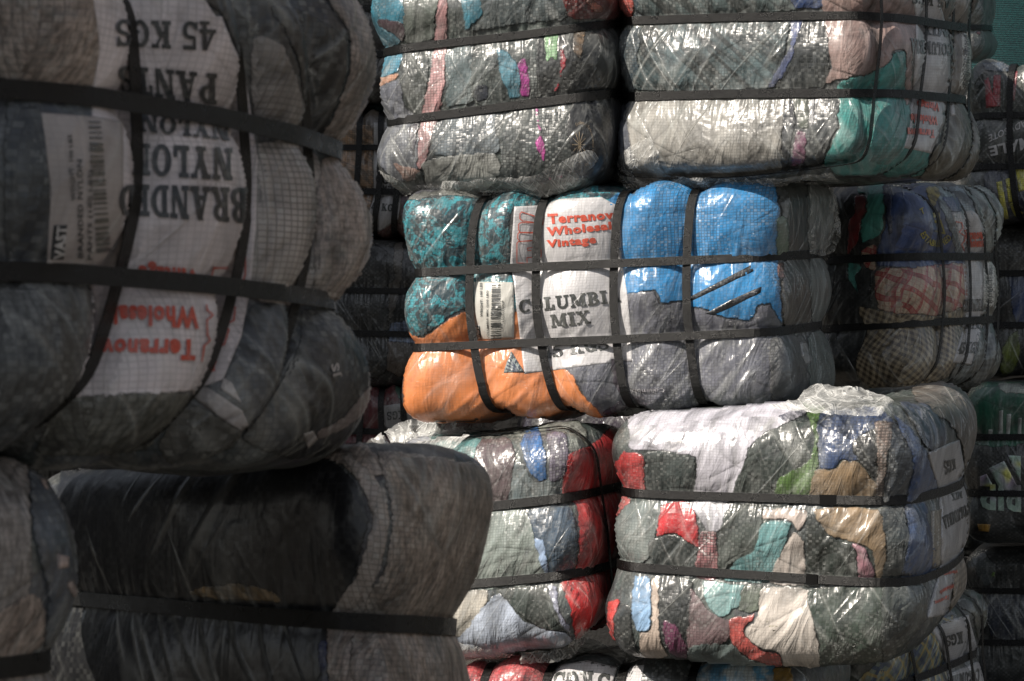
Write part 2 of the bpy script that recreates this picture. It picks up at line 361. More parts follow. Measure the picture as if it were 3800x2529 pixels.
# ------------------------------------------------------------------ the bale
class Bale:
    """A pressed bundle of clothing: rounded block pinched into lobes by its straps.
    edges: three upright edges A,B,C (four heights each + depth): A-B is the q=0 face, B-C the p=1 face."""
    def __init__(s, label, A, B, Cc, color=(.12, .12, .12), cell=.009, r=.085, vA=(), vB=(), nh=2,
                 aface=.014, aedge=.03, avf=None, belly=.012, seed=1, group='strapped bales of used clothing', mat=None, pattern='mixed',
                 haze=.14, wrinkle=1.0, name='clothing_bale', maxe=.11, step=None, gloss=1.0, crinkle=1.0):
        s.seed = seed; s.maxe = maxe; s.step = step; s.fade = 4.6; s.gl = 1.0
        def edge(e):
            pts, Y = e
            return np.array([unproj(x * K, y * K, Y) for x, y in pts])
        s.EA, s.EB = edge(A), edge(B)
        if len(Cc) == 3 and not isinstance(Cc[0], (tuple, list)):
            s.EC = s.EB + np.array([Cc[0], Cc[1], Cc[2]])
        else: s.EC = edge(Cc)
        s.ED = s.EA + s.EC - s.EB
        s.La = np.linalg.norm((s.EB - s.EA).mean(0)); s.Lb = np.linalg.norm((s.EC - s.EB).mean(0))
        s.H = np.mean([np.linalg.norm(e[0] - e[3]) for e in (s.EA, s.EB, s.EC)])
        s.r = r; s.aface, s.aedge, s.belly, s.wr = aface, aedge, belly, wrinkle; s.avf = avf if avf is not None else aface * .9; s.ave = max(aedge, s.avf)
        s.hs = [s.H / 3, 2 * s.H / 3] if nh == 2 else []
        s.va = [s.pfit(v, 0) for v in vA]; s.vb = [s.pfit(v, 1) for v in vB]
        s.cell = cell
        root = bpy.data.objects.new(name, None); C.objects.link(root)
        base = (s.EA[3] + s.EB[3] + s.EC[3] + s.ED[3]) / 4
        root.location = tuple(base)
        root['label'] = label; root['category'] = 'clothing bale'; root['group'] = group
        root.empty_display_size = .1
        s.root = root; s.org = base; s.n = 0; s.stack = []; s.loops = []
        s.build(mat or cloth(color, pattern=pattern, haze=haze, gloss=gloss, crinkle=crinkle))
    # strap x positions on a face: three picture columns (top, middle, bottom) -> three fractions of the face length
    def pfit(s, v, face):
        E0, E1 = (s.EA, s.EB) if face == 0 else (s.EB, s.EC)
        res = []
        for col, k0, k1 in zip(v, (0, 1, 3), (0, 2, 3)):
            a = (E0[k0] + E0[k1]) / 2; b = (E1[k0] + E1[k1]) / 2
            t = (col * K - CX) / FPX
            # (ax+u dx)/(ay+u dy)=t
            d = b - a
            res.append((t * a[1] - a[0]) / (d[0] - t * d[1]))
        return res
    def vpos(s, tri, wf):
        t, m, b = tri; L = wf
        return t * 2 * (L - .5) * (L - 1) + m * 4 * L * (1 - L) + b * 2 * L * (L - .5)
    def to_world(s, P):
        fp, fq, w = P[:, 0] / s.La, P[:, 1] / s.Lb, P[:, 2] / s.H * 3
        k = np.clip(np.floor(w), 0, 2).astype(int); f = (w - k)[:, None]
        def e(E): return E[k] * (1 - f) + E[k + 1] * f
        fp, fq = fp[:, None], fq[:, None]
        return (e(s.EA) * (1 - fp) + e(s.EB) * fp) * (1 - fq) + (e(s.ED) * (1 - fp) + e(s.EC) * fp) * fq
    def surf(s, Q, detail=True):
        """Q points on the cube [-1,1]^3 -> local metric points, normals, pinch"""
        h = np.array([s.La, s.Lb, s.H]) / 2; r = min(s.r, h.min() * .9)
        q = Q * h; inner = np.clip(q, -(h - r), h - r)
        n = q - inner; ln = np.linalg.norm(n, axis=1, keepdims=True); n = n / np.maximum(ln, 1e-9)
        P = inner + r * n + h
        p0, q0, w0 = P[:, 0].copy(), P[:, 1].copy(), P[:, 2].copy()
        # belly of the whole faces
        bel = np.sin(np.pi * np.clip(p0 / s.La, 0, 1)) * np.sin(np.pi * np.clip(q0 / s.Lb, 0, 1) * .0 + np.pi / 2)
        P += n * s.belly * (np.abs(n[:, [1]]) * np.sin(np.pi * np.clip(p0 / s.La, 0, 1))[:, None] + np.abs(n[:, [0]]) * np.sin(np.pi * np.clip(q0 / s.Lb, 0, 1))[:, None])
        def lobe(x, pos, L):
            """0 in the valley under a strap, 1 on the crown of a lobe"""
            ks = np.stack([np.full_like(x, 0) + c for c in pos], 1) if len(pos) else None
            if ks is None: return np.ones_like(x), np.zeros_like(x)
            d = np.abs(x[:, None] - ks); dm = d.min(1)
            half = L / (len(pos) + 1) / 2 * 1.05
            t = np.clip((dm - .0125) / (half - .0125), 0, 1)
            return (1 - (1 - t) ** 2) ** .8, np.exp(-np.maximum(dm - .008, 0) / .035)
        lat = np.sqrt(n[:, 0] ** 2 + n[:, 1] ** 2)
        de = np.minimum(np.minimum(p0, s.La - p0) + 0 * q0, 9) ; dq = np.minimum(q0, s.Lb - q0)
        dcor = np.hypot(np.maximum(de - .02, 0), np.maximum(dq - .02, 0))
        ef = np.exp(-dcor / .09)
        bh, ph = lobe(w0, s.hs, s.H)
        lob = .75 + .5 * vnoise(np.stack([np.floor(w0 / s.H * 3) * 9.1, p0 * 3, q0 * 3], 1), s.seed)
        amt = (s.aface + (s.aedge - s.aface) * ef) * (1 - bh) * lob
        P[:, 0] -= n[:, 0] * amt; P[:, 1] -= n[:, 1] * amt
        pin = ph * lat
        wf = np.clip(w0 / s.H, 0, 1)
        if s.va:
            pos = [s.vpos(t, wf) * s.La for t in s.va]
            bv, pv = lobe(p0, pos, s.La)
            k = np.sqrt(n[:, 1] ** 2 + n[:, 2] ** 2)
            dz = np.minimum(w0, s.H - w0); efz = np.exp(-np.maximum(dz - .03, 0) / .06)
            am = (s.avf + (s.ave - s.avf) * efz) * (1 - bv)
            P[:, 1] -= n[:, 1] * am; P[:, 2] -= n[:, 2] * am; pin = np.maximum(pin, pv * k)
        if s.vb:
            pos = [s.vpos(t, wf) * s.Lb for t in s.vb]
            bv, pv = lobe(q0, pos, s.Lb)
            k = np.sqrt(n[:, 0] ** 2 + n[:, 2] ** 2)
            dz = np.minimum(w0, s.H - w0); efz = np.exp(-np.maximum(dz - .03, 0) / .06)
            am = (s.avf + (s.ave - s.avf) * efz) * (1 - bv)
            P[:, 0] -= n[:, 0] * am; P[:, 2] -= n[:, 2] * am; pin = np.maximum(pin, pv * k)
        if detail:
            L3 = np.stack([p0, q0, w0], 1)
            d = (vnoise(L3 / .16, s.seed) - .5) * .026 + (vnoise(L3 / .055, s.seed + 3) - .5) * .004
            d = d * (1 - .75 * pin)
            # gathers running away from the straps
            g1 = ridge(vnoise(np.stack([p0 / .022, q0 / .022, w0 / .16], 1), s.seed + 5), 2) * ph * lat
            g2 = 0
            if s.va or s.vb:
                g2 = ridge(vnoise(np.stack([p0 / (.16 if s.va else .02), q0 / (.02 if s.va else .16), w0 / .022], 1), s.seed + 6), 2) * (pin - ph * lat).clip(0)
            # slanting creases
            c, sn = math.cos(.7), math.sin(.7); al = p0 + q0
            u1, u2 = al * c + w0 * sn, -al * sn + w0 * c
            m = np.clip(vnoise(L3 / .2, s.seed + 8) * 3 - 1.2, 0, 1)
            cr = ridge(vnoise(np.stack([u1 / .035, u2 / .2, al * 0], 1), s.seed + 9), 4) * m
            d = d + s.wr * (.0030 * (g1 + g2) + .0045 * cr) * (1 if True else 0) - s.wr * .002
            P += n * d[:, None]
        return P, n, pin
    def build(s, mat):
        h = np.array([s.La, s.Lb, s.H]); nn = [max(6, int(round(x / s.cell))) for x in h]
        VV, FF = [], []; off = 0
        for ax in range(3):
            a1, a2 = [(1, 2), (2, 0), (0, 1)][ax]
            for sg in (-1, 1):
                g1 = np.linspace(-1, 1, nn[a1] + 1); g2 = np.linspace(-1, 1, nn[a2] + 1)
                U, V = np.meshgrid(g1, g2, indexing='ij')
                Q = np.zeros((U.size, 3)); Q[:, ax] = sg; Q[:, a1] = U.ravel(); Q[:, a2] = V.ravel()
                i, j = np.meshgrid(np.arange(nn[a1]), np.arange(nn[a2]), indexing='ij')
                b = (i * (nn[a2] + 1) + j).ravel() + off; st = nn[a2] + 1
                f = np.stack([b, b + st, b + st + 1, b + 1], 1)
                if sg < 0: f = f[:, ::-1]
                VV.append(Q); FF.append(f); off += len(Q)
        Q = np.concatenate(VV); F = np.concatenate(FF)
        key = np.round(Q * 1e5).astype(np.int64)
        _, idx, inv = np.unique(key, axis=0, return_index=True, return_inverse=True)
        Q = Q[idx]; F = inv.reshape(-1)[F]
        P, n, pin = s.surf(Q); W = s.to_world(P)
        # local frame is left-handed in depth: make the faces look outwards
        a, b, c = W[F[:, 0]], W[F[:, 1]], W[F[:, 2]]
        cn = np.cross(b - a, c - a); ctr = W.mean(0)
        if np.mean(np.einsum('ij,ij->i', cn, a - ctr) > 0) < .5: F = F[:, ::-1]
        # affine inverse for metric texture coordinates
        Aug = np.concatenate([W, np.ones((len(W), 1))], 1)
        s.M = np.linalg.lstsq(Aug, P, rcond=None)[0]
        me = bpy.data.meshes.new('wrapped_clothing')
        me.vertices.add(len(W)); me.vertices.foreach_set('co', (W - s.org).astype(np.float32).ravel())
        me.loops.add(F.size); me.loops.foreach_set('vertex_index', F.astype(np.int32).ravel())
        me.polygons.add(len(F)); me.polygons.foreach_set('loop_start', np.arange(0, F.size, 4, dtype=np.int32))
        me.polygons.foreach_set('loop_total', np.full(len(F), 4, dtype=np.int32))
        me.update(calc_edges=True)
        me.polygons.foreach_set('use_smooth', np.ones(len(F), bool))
        me.materials.append(mat)
        o = bpy.data.objects.new('wrapped_clothing', me); C.objects.link(o); o.parent = s.root
        s.body = o; s.finish(me, W, F, pin)
        s.W, s.F, s.pin = W, F, pin
        s.bvh = BVHTree.FromPolygons([tuple(v) for v in W], [tuple(f) for f in F])
        s.Wmean = W.mean(0)
        for k in s.hs: s.strap_loop('h', k)
        for t in s.va: s.strap_loop('a', t)
        for t in s.vb: s.strap_loop('b', t)
    def finish(s, me, W, F, pin):
        """metric box-projected UVs and the pinch attribute"""
        L = np.concatenate([W, np.ones((len(W), 1))], 1) @ s.M
        F = np.asarray(F)
        a, b, c = L[F[:, 0]], L[F[:, 1]], L[F[:, 2]]
        nn = np.abs(np.cross(b - a, c - a)); ax = nn.argmax(1)
        lp = L[F]                                  # (nf,k,3)
        uv = np.empty(lp.shape[:2] + (2,))
        U = np.where((ax == 0)[:, None], lp[:, :, 1] + s.La, lp[:, :, 0])
        V = np.where((ax == 2)[:, None], lp[:, :, 1], s.H - lp[:, :, 2])
        uv[..., 0], uv[..., 1] = U + s.seed * 1.37, V + s.seed * .71
        lay = me.uv_layers.new(name='UVMap')
        lay.data.foreach_set('uv', uv.astype(np.float32).ravel())
        at = me.attributes.new('pinch', 'FLOAT', 'POINT'); at.data.foreach_set('value', np.asarray(pin, np.float32))
    def strap_loop(s, kind, t):
        m = 46; lin = np.linspace(-1, 1, m, endpoint=False); one = np.ones(m)
        sq = np.concatenate([np.stack([lin, -one], 1), np.stack([one, lin], 1), np.stack([-lin, one], 1), np.stack([-one, -lin], 1)])
        if kind == 'h':
            Q = np.stack([sq[:, 0], sq[:, 1], np.full(len(sq), t / s.H * 2 - 1)], 1); ax = (0, 1); fx = 2
        elif kind == 'a':
            wf = (sq[:, 1] + 1) / 2
            Q = np.stack([s.vpos(t, wf) * 2 - 1, sq[:, 0], sq[:, 1]], 1); ax = (1, 2); fx = 0
        else:
            wf = (sq[:, 1] + 1) / 2
            Q = np.stack([sq[:, 0], s.vpos(t, wf) * 2 - 1, sq[:, 1]], 1); ax = (0, 2); fx = 1
        P, n, pin = s.surf(Q, detail=True)
        pts = P[:, ax]
        # taut: convex hull of the section, resampled
        o_ = np.lexsort((pts[:, 1], pts[:, 0])); sp = pts[o_]
        def half(seq):
            hl = []
            for i in seq:
                while len(hl) >= 2:
                    a, b = sp[hl[-2]], sp[hl[-1]]; c = sp[i]
                    if (b[0] - a[0]) * (c[1] - a[1]) - (b[1] - a[1]) * (c[0] - a[0]) <= 1e-9: hl.pop()
                    else: break
                hl.append(i)
            return hl
        lo = half(range(len(sp))); hi = half(range(len(sp) - 1, -1, -1))
        hull = sp[lo[:-1] + hi[:-1]]
        seg = np.roll(hull, -1, 0) - hull; L = np.linalg.norm(seg, axis=1); cum = np.concatenate([[0], np.cumsum(L)])
        nn = 230; tt = np.linspace(0, cum[-1], nn, endpoint=False)
        k = np.clip(np.searchsorted(cum, tt, side='right') - 1, 0, len(hull) - 1)
        R2 = hull[k] + seg[k] * ((tt - cum[k]) / L[k])[:, None]
        for _ in range(2): R2 = (R2 * 2 + np.roll(R2, 1, 0) + np.roll(R2, -1, 0)) / 4
        # sink halfway into the valleys between lobes when the strap is not lifted
        tg = np.roll(R2, -1, 0) - np.roll(R2, 1, 0); tg /= np.linalg.norm(tg, axis=1, keepdims=True)
        nr = np.stack([tg[:, 1], -tg[:, 0]], 1)      # hull is counter-clockwise: this points outwards
        off = .0075 if kind == 'h' else .0105
        hw = .0108
        wob = (vnoise(np.stack([tt * 4, tt * 0, tt * 0 + s.n], 1), s.seed + 30) - .5) * .006
        verts = []; uvl = []
        for j in range(nn):
            base = R2[j] + nr[j] * off
            q = np.zeros(3); q[list(ax)] = base
            if kind == 'h': q[2] = t + wob[j]
            elif kind == 'a': q[0] = s.vpos(t, np.clip(q[2] / s.H, 0, 1)) * s.La + wob[j]
            else: q[1] = s.vpos(t, np.clip(q[2] / s.H, 0, 1)) * s.Lb + wob[j]
            nn3 = np.zeros(3); nn3[list(ax)] = nr[j]
            e = np.zeros(3); e[fx] = 1
            for a_, b_ in ((-hw, 0), (hw, 0), (hw, -.0016), (-hw, -.0016)):
                verts.append(q + e * a_ + nn3 * b_)
        V = s.to_world(np.array(verts)); F = []; UV = []
        for j in range(nn):
            a0 = j * 4; b0 = ((j + 1) % nn) * 4
            for i in range(4):
                i2 = (i + 1) % 4
                F.append((a0 + i, a0 + i2, b0 + i2, b0 + i))
                u0, u1 = i * .0216, i * .0216 + .0216
                l0 = tt[j]; l1 = tt[j] + cum[-1] / nn
                UV += [(u0, l0), (u1, l0), (u1, l1), (u0, l1)]
        o = link_mesh('strap', V - s.org, F, STRAP, s.root, smooth=False)
        me = o.data
        lay = me.uv_layers.new(name='UVMap'); lay.data.foreach_set('uv', np.array(UV, np.float32).ravel())
        bm = bmesh.new(); bm.from_mesh(me); bmesh.ops.recalc_face_normals(bm, faces=bm.faces); bm.to_mesh(me); bm.free()
        s.n += 1
        if kind == 'h': s.loops.append(V.reshape(nn, 4, 3))
        return o
    def joint(s, k, c0, c1):
        """the lapped end of strap k between two picture columns"""
        L = s.loops[k]; mid = L[:, :2].mean(1); col = (mid[:, 0] / mid[:, 1]) * FPX + CX
        fr = mid[:, 1] < s.Wmean[1]
        ids = [i for i in range(len(L)) if fr[i] and c0 <= col[i] <= c1]
        if len(ids) < 2: return
        ids.sort(key=lambda i: col[i]); V = []; F = []
        for i in ids:
            a_, b_, c_, d_ = L[i]; out = (a_ - d_); out /= np.linalg.norm(out); w_ = (b_ - a_) * .06
            V += [a_ + out * .0016 - w_, b_ + out * .0016 + w_, b_ - w_ * 0 + w_, a_ - w_]
        for j in range(len(ids) - 1):
            for q in range(4):
                q2 = (q + 1) % 4; F.append((4 * j + q, 4 * j + q2, 4 * j + 4 + q2, 4 * j + 4 + q))
        F += [(0, 1, 2, 3), tuple(len(V) - 4 + i for i in (0, 1, 2, 3))]
        o = link_mesh('strap_joint', np.array(V) - s.org, F, STRAP, s.root, smooth=False)
        bm = bmesh.new(); bm.from_mesh(o.data); bmesh.ops.recalc_face_normals(bm, faces=bm.faces); bm.to_mesh(o.data); bm.free()
    # ---- laying things on the surface, seen along sight lines to their real places
    def hit(s, px, py):
        d = Vector(((px - CX) / FPX, 1, (HY - py) / FPX)); d.normalize()
        o = Vector((0, 0, CAM_Z))
        loc, nor, idx, dist = s.bvh.ray_cast(o, d)
        if loc is not None: return np.array(loc), np.array(nor), idx, 0.0
        best = None
        for dy in (-.55, -.4, -.28, -.16, -.05, .06, .18, .3, .45, .6):
            c_ = s.bvh.find_nearest(o + d * ((s.Wmean[1] + dy) / d.y))
            if c_[0] is not None and (best is None or c_[3] < best[3]): best = c_
        for _ in range(2):
            t_ = (best[0] - o).dot(d); c_ = s.bvh.find_nearest(o + d * t_)
            if c_[3] < best[3]: best = c_
        # distance of the found point from the sight line
        v = best[0] - o; miss = (v - d * v.dot(d)).length
        return np.array(best[0]), np.array(best[1]), best[2], miss
    def lay(s, name, tris_v, tris_f, mat, lift=None, boundary=None, puff=0.0, bdist=None, parent=None, skirt=True, maxedge=None, label=None, missok=.05):
        """tris_v: picture points (n,2) ; tris_f faces"""
        tris_v = np.asarray(tris_v, float); s.n += 1
        auto = lift is None
        if auto:
            lift = np.full(len(tris_v), .0012 + .00004 * s.n); pf = np.zeros(len(tris_v))
            for poly_, bl_, puff_ in s.stack:
                k_ = inside(poly_, tris_v)
                if k_.any():
                    lift[k_] += .0005; pf[k_] += puff_ * (1 - np.exp(-bdist_(poly_, tris_v[k_]) / 14.0))
            if boundary is not None: s.stack.append((boundary, 0, puff))
            elif not skirt: lift += .0012
            if puff: lift += .0006
        W = np.zeros((len(tris_v), 3)); Nn = np.zeros((len(tris_v), 3)); pn = np.zeros(len(tris_v)); ok = np.ones(len(tris_v), bool); miss = np.zeros(len(tris_v))
        for i, (x, y) in enumerate(tris_v):
            r_ = s.hit(x, y)
            if r_ is None: ok[i] = False; continue
            W[i], Nn[i], idx, miss[i] = r_
            pn[i] = s.pin[s.F[idx]].mean()
            if miss[i] > missok: ok[i] = False
        lf = lift + (puff * (1 - pn) * (1 - np.exp(-bdist / 14.0)) if bdist is not None else 0)
        if auto: lf = lf + pf * (1 - pn)
        W2 = W + Nn * (np.asarray(lf).reshape(-1, 1) if np.ndim(lf) else lf)
        F = []
        for f in tris_f:
            if not all(ok[k] for k in f): continue
            if min(miss[k] for k in f) > .004: continue
            e = max(np.linalg.norm(W[f[a]] - W[f[a - 1]]) for a in range(len(f)))
            if e > (maxedge or s.maxe): continue
            F.append(tuple(f))
        if not F: return None
        if name == 'garment':           # one garment, one piece
            par_ = list(range(len(tris_v)))
            def fd(x):
                while par_[x] != x: par_[x] = par_[par_[x]]; x = par_[x]
                return x
            for f in F:
                a_ = fd(f[0])
                for q_ in f[1:]: par_[fd(q_)] = a_
            cnt = {}
            for f in F: k_ = fd(f[0]); cnt[k_] = cnt.get(k_, 0) + 1
            big_ = max(cnt, key=cnt.get); F = [f for f in F if fd(f[0]) == big_]
        F = np.array(F)
        V = W2; P = pn
        # make faces look to the outside
        a, b, c = V[F[:, 0]], V[F[:, 1]], V[F[:, 2]]
        fn = np.cross(b - a, c - a); fl = np.einsum('ij,ij->i', fn, Nn[F[:, 0]]) < 0
        F[fl] = F[fl][:, ::-1]
        if skirt:
            from collections import Counter
            ed = {}
            for f in F:
                for k in range(3):
                    x, y = f[k], f[(k + 1) % 3]; kk = (min(x, y), max(x, y))
                    ed[kk] = None if kk in ed else (x, y)
            be = [e for e in ed.values() if e]
            ids = {}; ex = []; exn = []
            for x, y in be:
                for q in (x, y):
                    if q not in ids:
                        ids[q] = len(V) + len(ex); ex.append(W[q] - Nn[q] * .001); exn.append(pn[q])
            if ex:
                V = np.concatenate([V, np.array(ex)]); P = np.concatenate([P, exn])
                F = np.concatenate([F, np.array([(y, x, ids[x]) for x, y in be] + [(y, ids[x], ids[y]) for x, y in be])])
        used = np.unique(F); rm = -np.ones(len(V), int); rm[used] = np.arange(len(used))
        V = V[used]; P = P[used]; F = rm[F]
        par = parent or s.root
        o = link_mesh(name, V - s.org, F, mat, par)
        if parent: pass
        s.finish(o.data, V, F, P)
        if name == 'garment' and bdist is not None:
            ed_ = np.clip(np.asarray(bdist) / (s.fade * K), 0, 1); ed_ = np.concatenate([ed_, np.zeros(max(0, len(rm) - len(ed_)))])[used]
            o.data.attributes.new('edge', 'FLOAT', 'POINT').data.foreach_set('value', ed_.astype(np.float32))
        if label: o['label'] = label
        return o
    def garment(s, poly, mat, name='garment', smooth=True, step=None, puff=.0018, label=None, lift=None, parent=None, missok=.05, skirt=True):
        poly = np.array(poly, float)
        if step is None and s.step: step = s.step
        if step is None: step = 9.0 * (6.2 / max(2.4, s.Wmean[1])) ** .5
        pts = outline(poly, smooth, step)
        V, F, bd = tri_poly([pts], step)
        if not len(F): return None
        return s.lay(name, V, F, mat, puff=puff, bdist=bd, boundary=pts, label=label, lift=lift, parent=parent, missok=missok, skirt=skirt)
    def sheet(s, poly, mat, name='printed_sheet', label=None, **k):
        return s.garment(poly, mat, name, smooth=False, puff=0, label=label, **k)
    def text(s, txt, quad, mat, name='lettering', font='slab', parent=None, label=None, bold=.02, step=12, curve=None):
        """quad: bottom-left, bottom-right, top-right, top-left of the writing in its own reading direction"""
        if font == 'slab': V, F = slab_text(txt)
        else: V, F = sans_text(txt, bold)
        V = np.array(V)
        V = np.array([(x, y) for x, y in V]); mn, mx = V.min(0), V.max(0)
        st = (V - mn) / (mx - mn)
        q = np.array(quad, float)
        def mp(st):
            a, b = st[:, :1], st[:, 1:]
            return (q[0] * (1 - a) + q[1] * a) * (1 - b) + (q[3] * (1 - a) + q[2] * a) * b
        X = mp(st) if curve is None else curve(st)
        X, F = refine(X, F, step)
        return s.lay(name, X, F, mat, parent=parent, skirt=False, label=label, missok=.004)

def outline(poly, smooth, step):
    n = len(poly); out = []
    for i in range(n):
        p0, p1, p2, p3 = poly[i - 1], poly[i], poly[(i + 1) % n], poly[(i + 2) % n]
        k = max(1, int(np.linalg.norm(p2 - p1) / step))
        for j in range(k):
            t = j / k
            if smooth:
                q = .5 * ((2 * p1) + (-p0 + p2) * t + (2 * p0 - 5 * p1 + 4 * p2 - p3) * t * t + (-p0 + 3 * p1 - 3 * p2 + p3) * t ** 3)
                q = .55 * q + .45 * (p1 * (1 - t) + p2 * t)
            else: q = p1 * (1 - t) + p2 * t
            out.append(q)
    out = np.array(out)
    if smooth:
        nz = np.stack([out / 23., ], 1)[:, 0]
        P3 = np.concatenate([nz, np.zeros((len(nz), 1))], 1)
        out = out + (np.stack([vnoise(P3, 1), vnoise(P3, 2)], 1) - .5) * 11.0
        out = out + (np.stack([vnoise(P3 * 2.9, 3), vnoise(P3 * 2.9, 4)], 1) - .5) * 7.0
    return out

def inside(poly, P):
    x, y = P[:, 0], P[:, 1]; c = np.zeros(len(P), bool)
    a = poly; b = np.roll(poly, -1, 0)
    for (x1, y1), (x2, y2) in zip(a, b):
        if y1 == y2: continue
        c ^= ((y1 > y) != (y2 > y)) & (x < (x2 - x1) * (y - y1) / (y2 - y1) + x1)
    return c
def bdist_(poly, P):
    d = np.full(len(P), 1e9); a = poly; b = np.roll(poly, -1, 0)
    for p, q in zip(a, b):
        v = q - p; L = max(v @ v, 1e-9); t = np.clip(((P - p) @ v) / L, 0, 1)
        d = np.minimum(d, np.hypot(*(P - p - t[:, None] * v).T))
    return d
def tri_poly(polys, step):
    poly = polys[0]; mn, mx = poly.min(0), poly.max(0)
    mn = np.maximum(mn, (-40, -40)); mx = np.minimum(mx, (3840, 2570))
    poly = np.clip(poly, (-60, -60), (3860, 2590))
    gx = np.arange(mn[0], mx[0], step); gy = np.arange(mn[1], mx[1], step * .87)
    Gp = np.array([(x + (step / 2 if j % 2 else 0), y) for j, y in enumerate(gy) for x in gx]) if len(gx) and len(gy) else np.zeros((0, 2))
    if len(Gp):
        k = inside(poly, Gp); Gp = Gp[k]
        if len(Gp): Gp = Gp[bdist_(poly, Gp) > step * .45]
    V = np.concatenate([poly, Gp]) if len(Gp) else poly
    r_ = delaunay_2d_cdt([Vector(v) for v in V], [], [list(range(len(poly)))], 1, 1e-3)
    X = np.array([tuple(v) for v in r_[0]])
    if not len(X): return X, [], None
    F = [f for f in r_[2]]
    F = [(f[0], f[i], f[i + 1]) for f in F for i in range(1, len(f) - 1)]
    cen = np.array([X[list(f)].mean(0) for f in F]); k = inside(poly, cen) if len(F) else []
    F = [f for f, q in zip(F, k) if q]
    return X, F, bdist_(poly, X)
def refine(X, F, step):
    bm = bmesh.new(); vs = [bm.verts.new((x, y, 0)) for x, y in X]
    for f in F:
        try: bm.faces.new([vs[i] for i in f])
        except ValueError: pass
    for _ in range(4):
        es = [e for e in bm.edges if e.calc_length() > step]
        if not es: break
        bmesh.ops.subdivide_edges(bm, edges=es, cuts=1)
        bmesh.ops.triangulate(bm, faces=bm.faces)
    bm.verts.index_update()
    X = np.array([v.co[:2] for v in bm.verts]); F = [tuple(v.index for v in f.verts) for f in bm.faces]
    bm.free(); return X, F

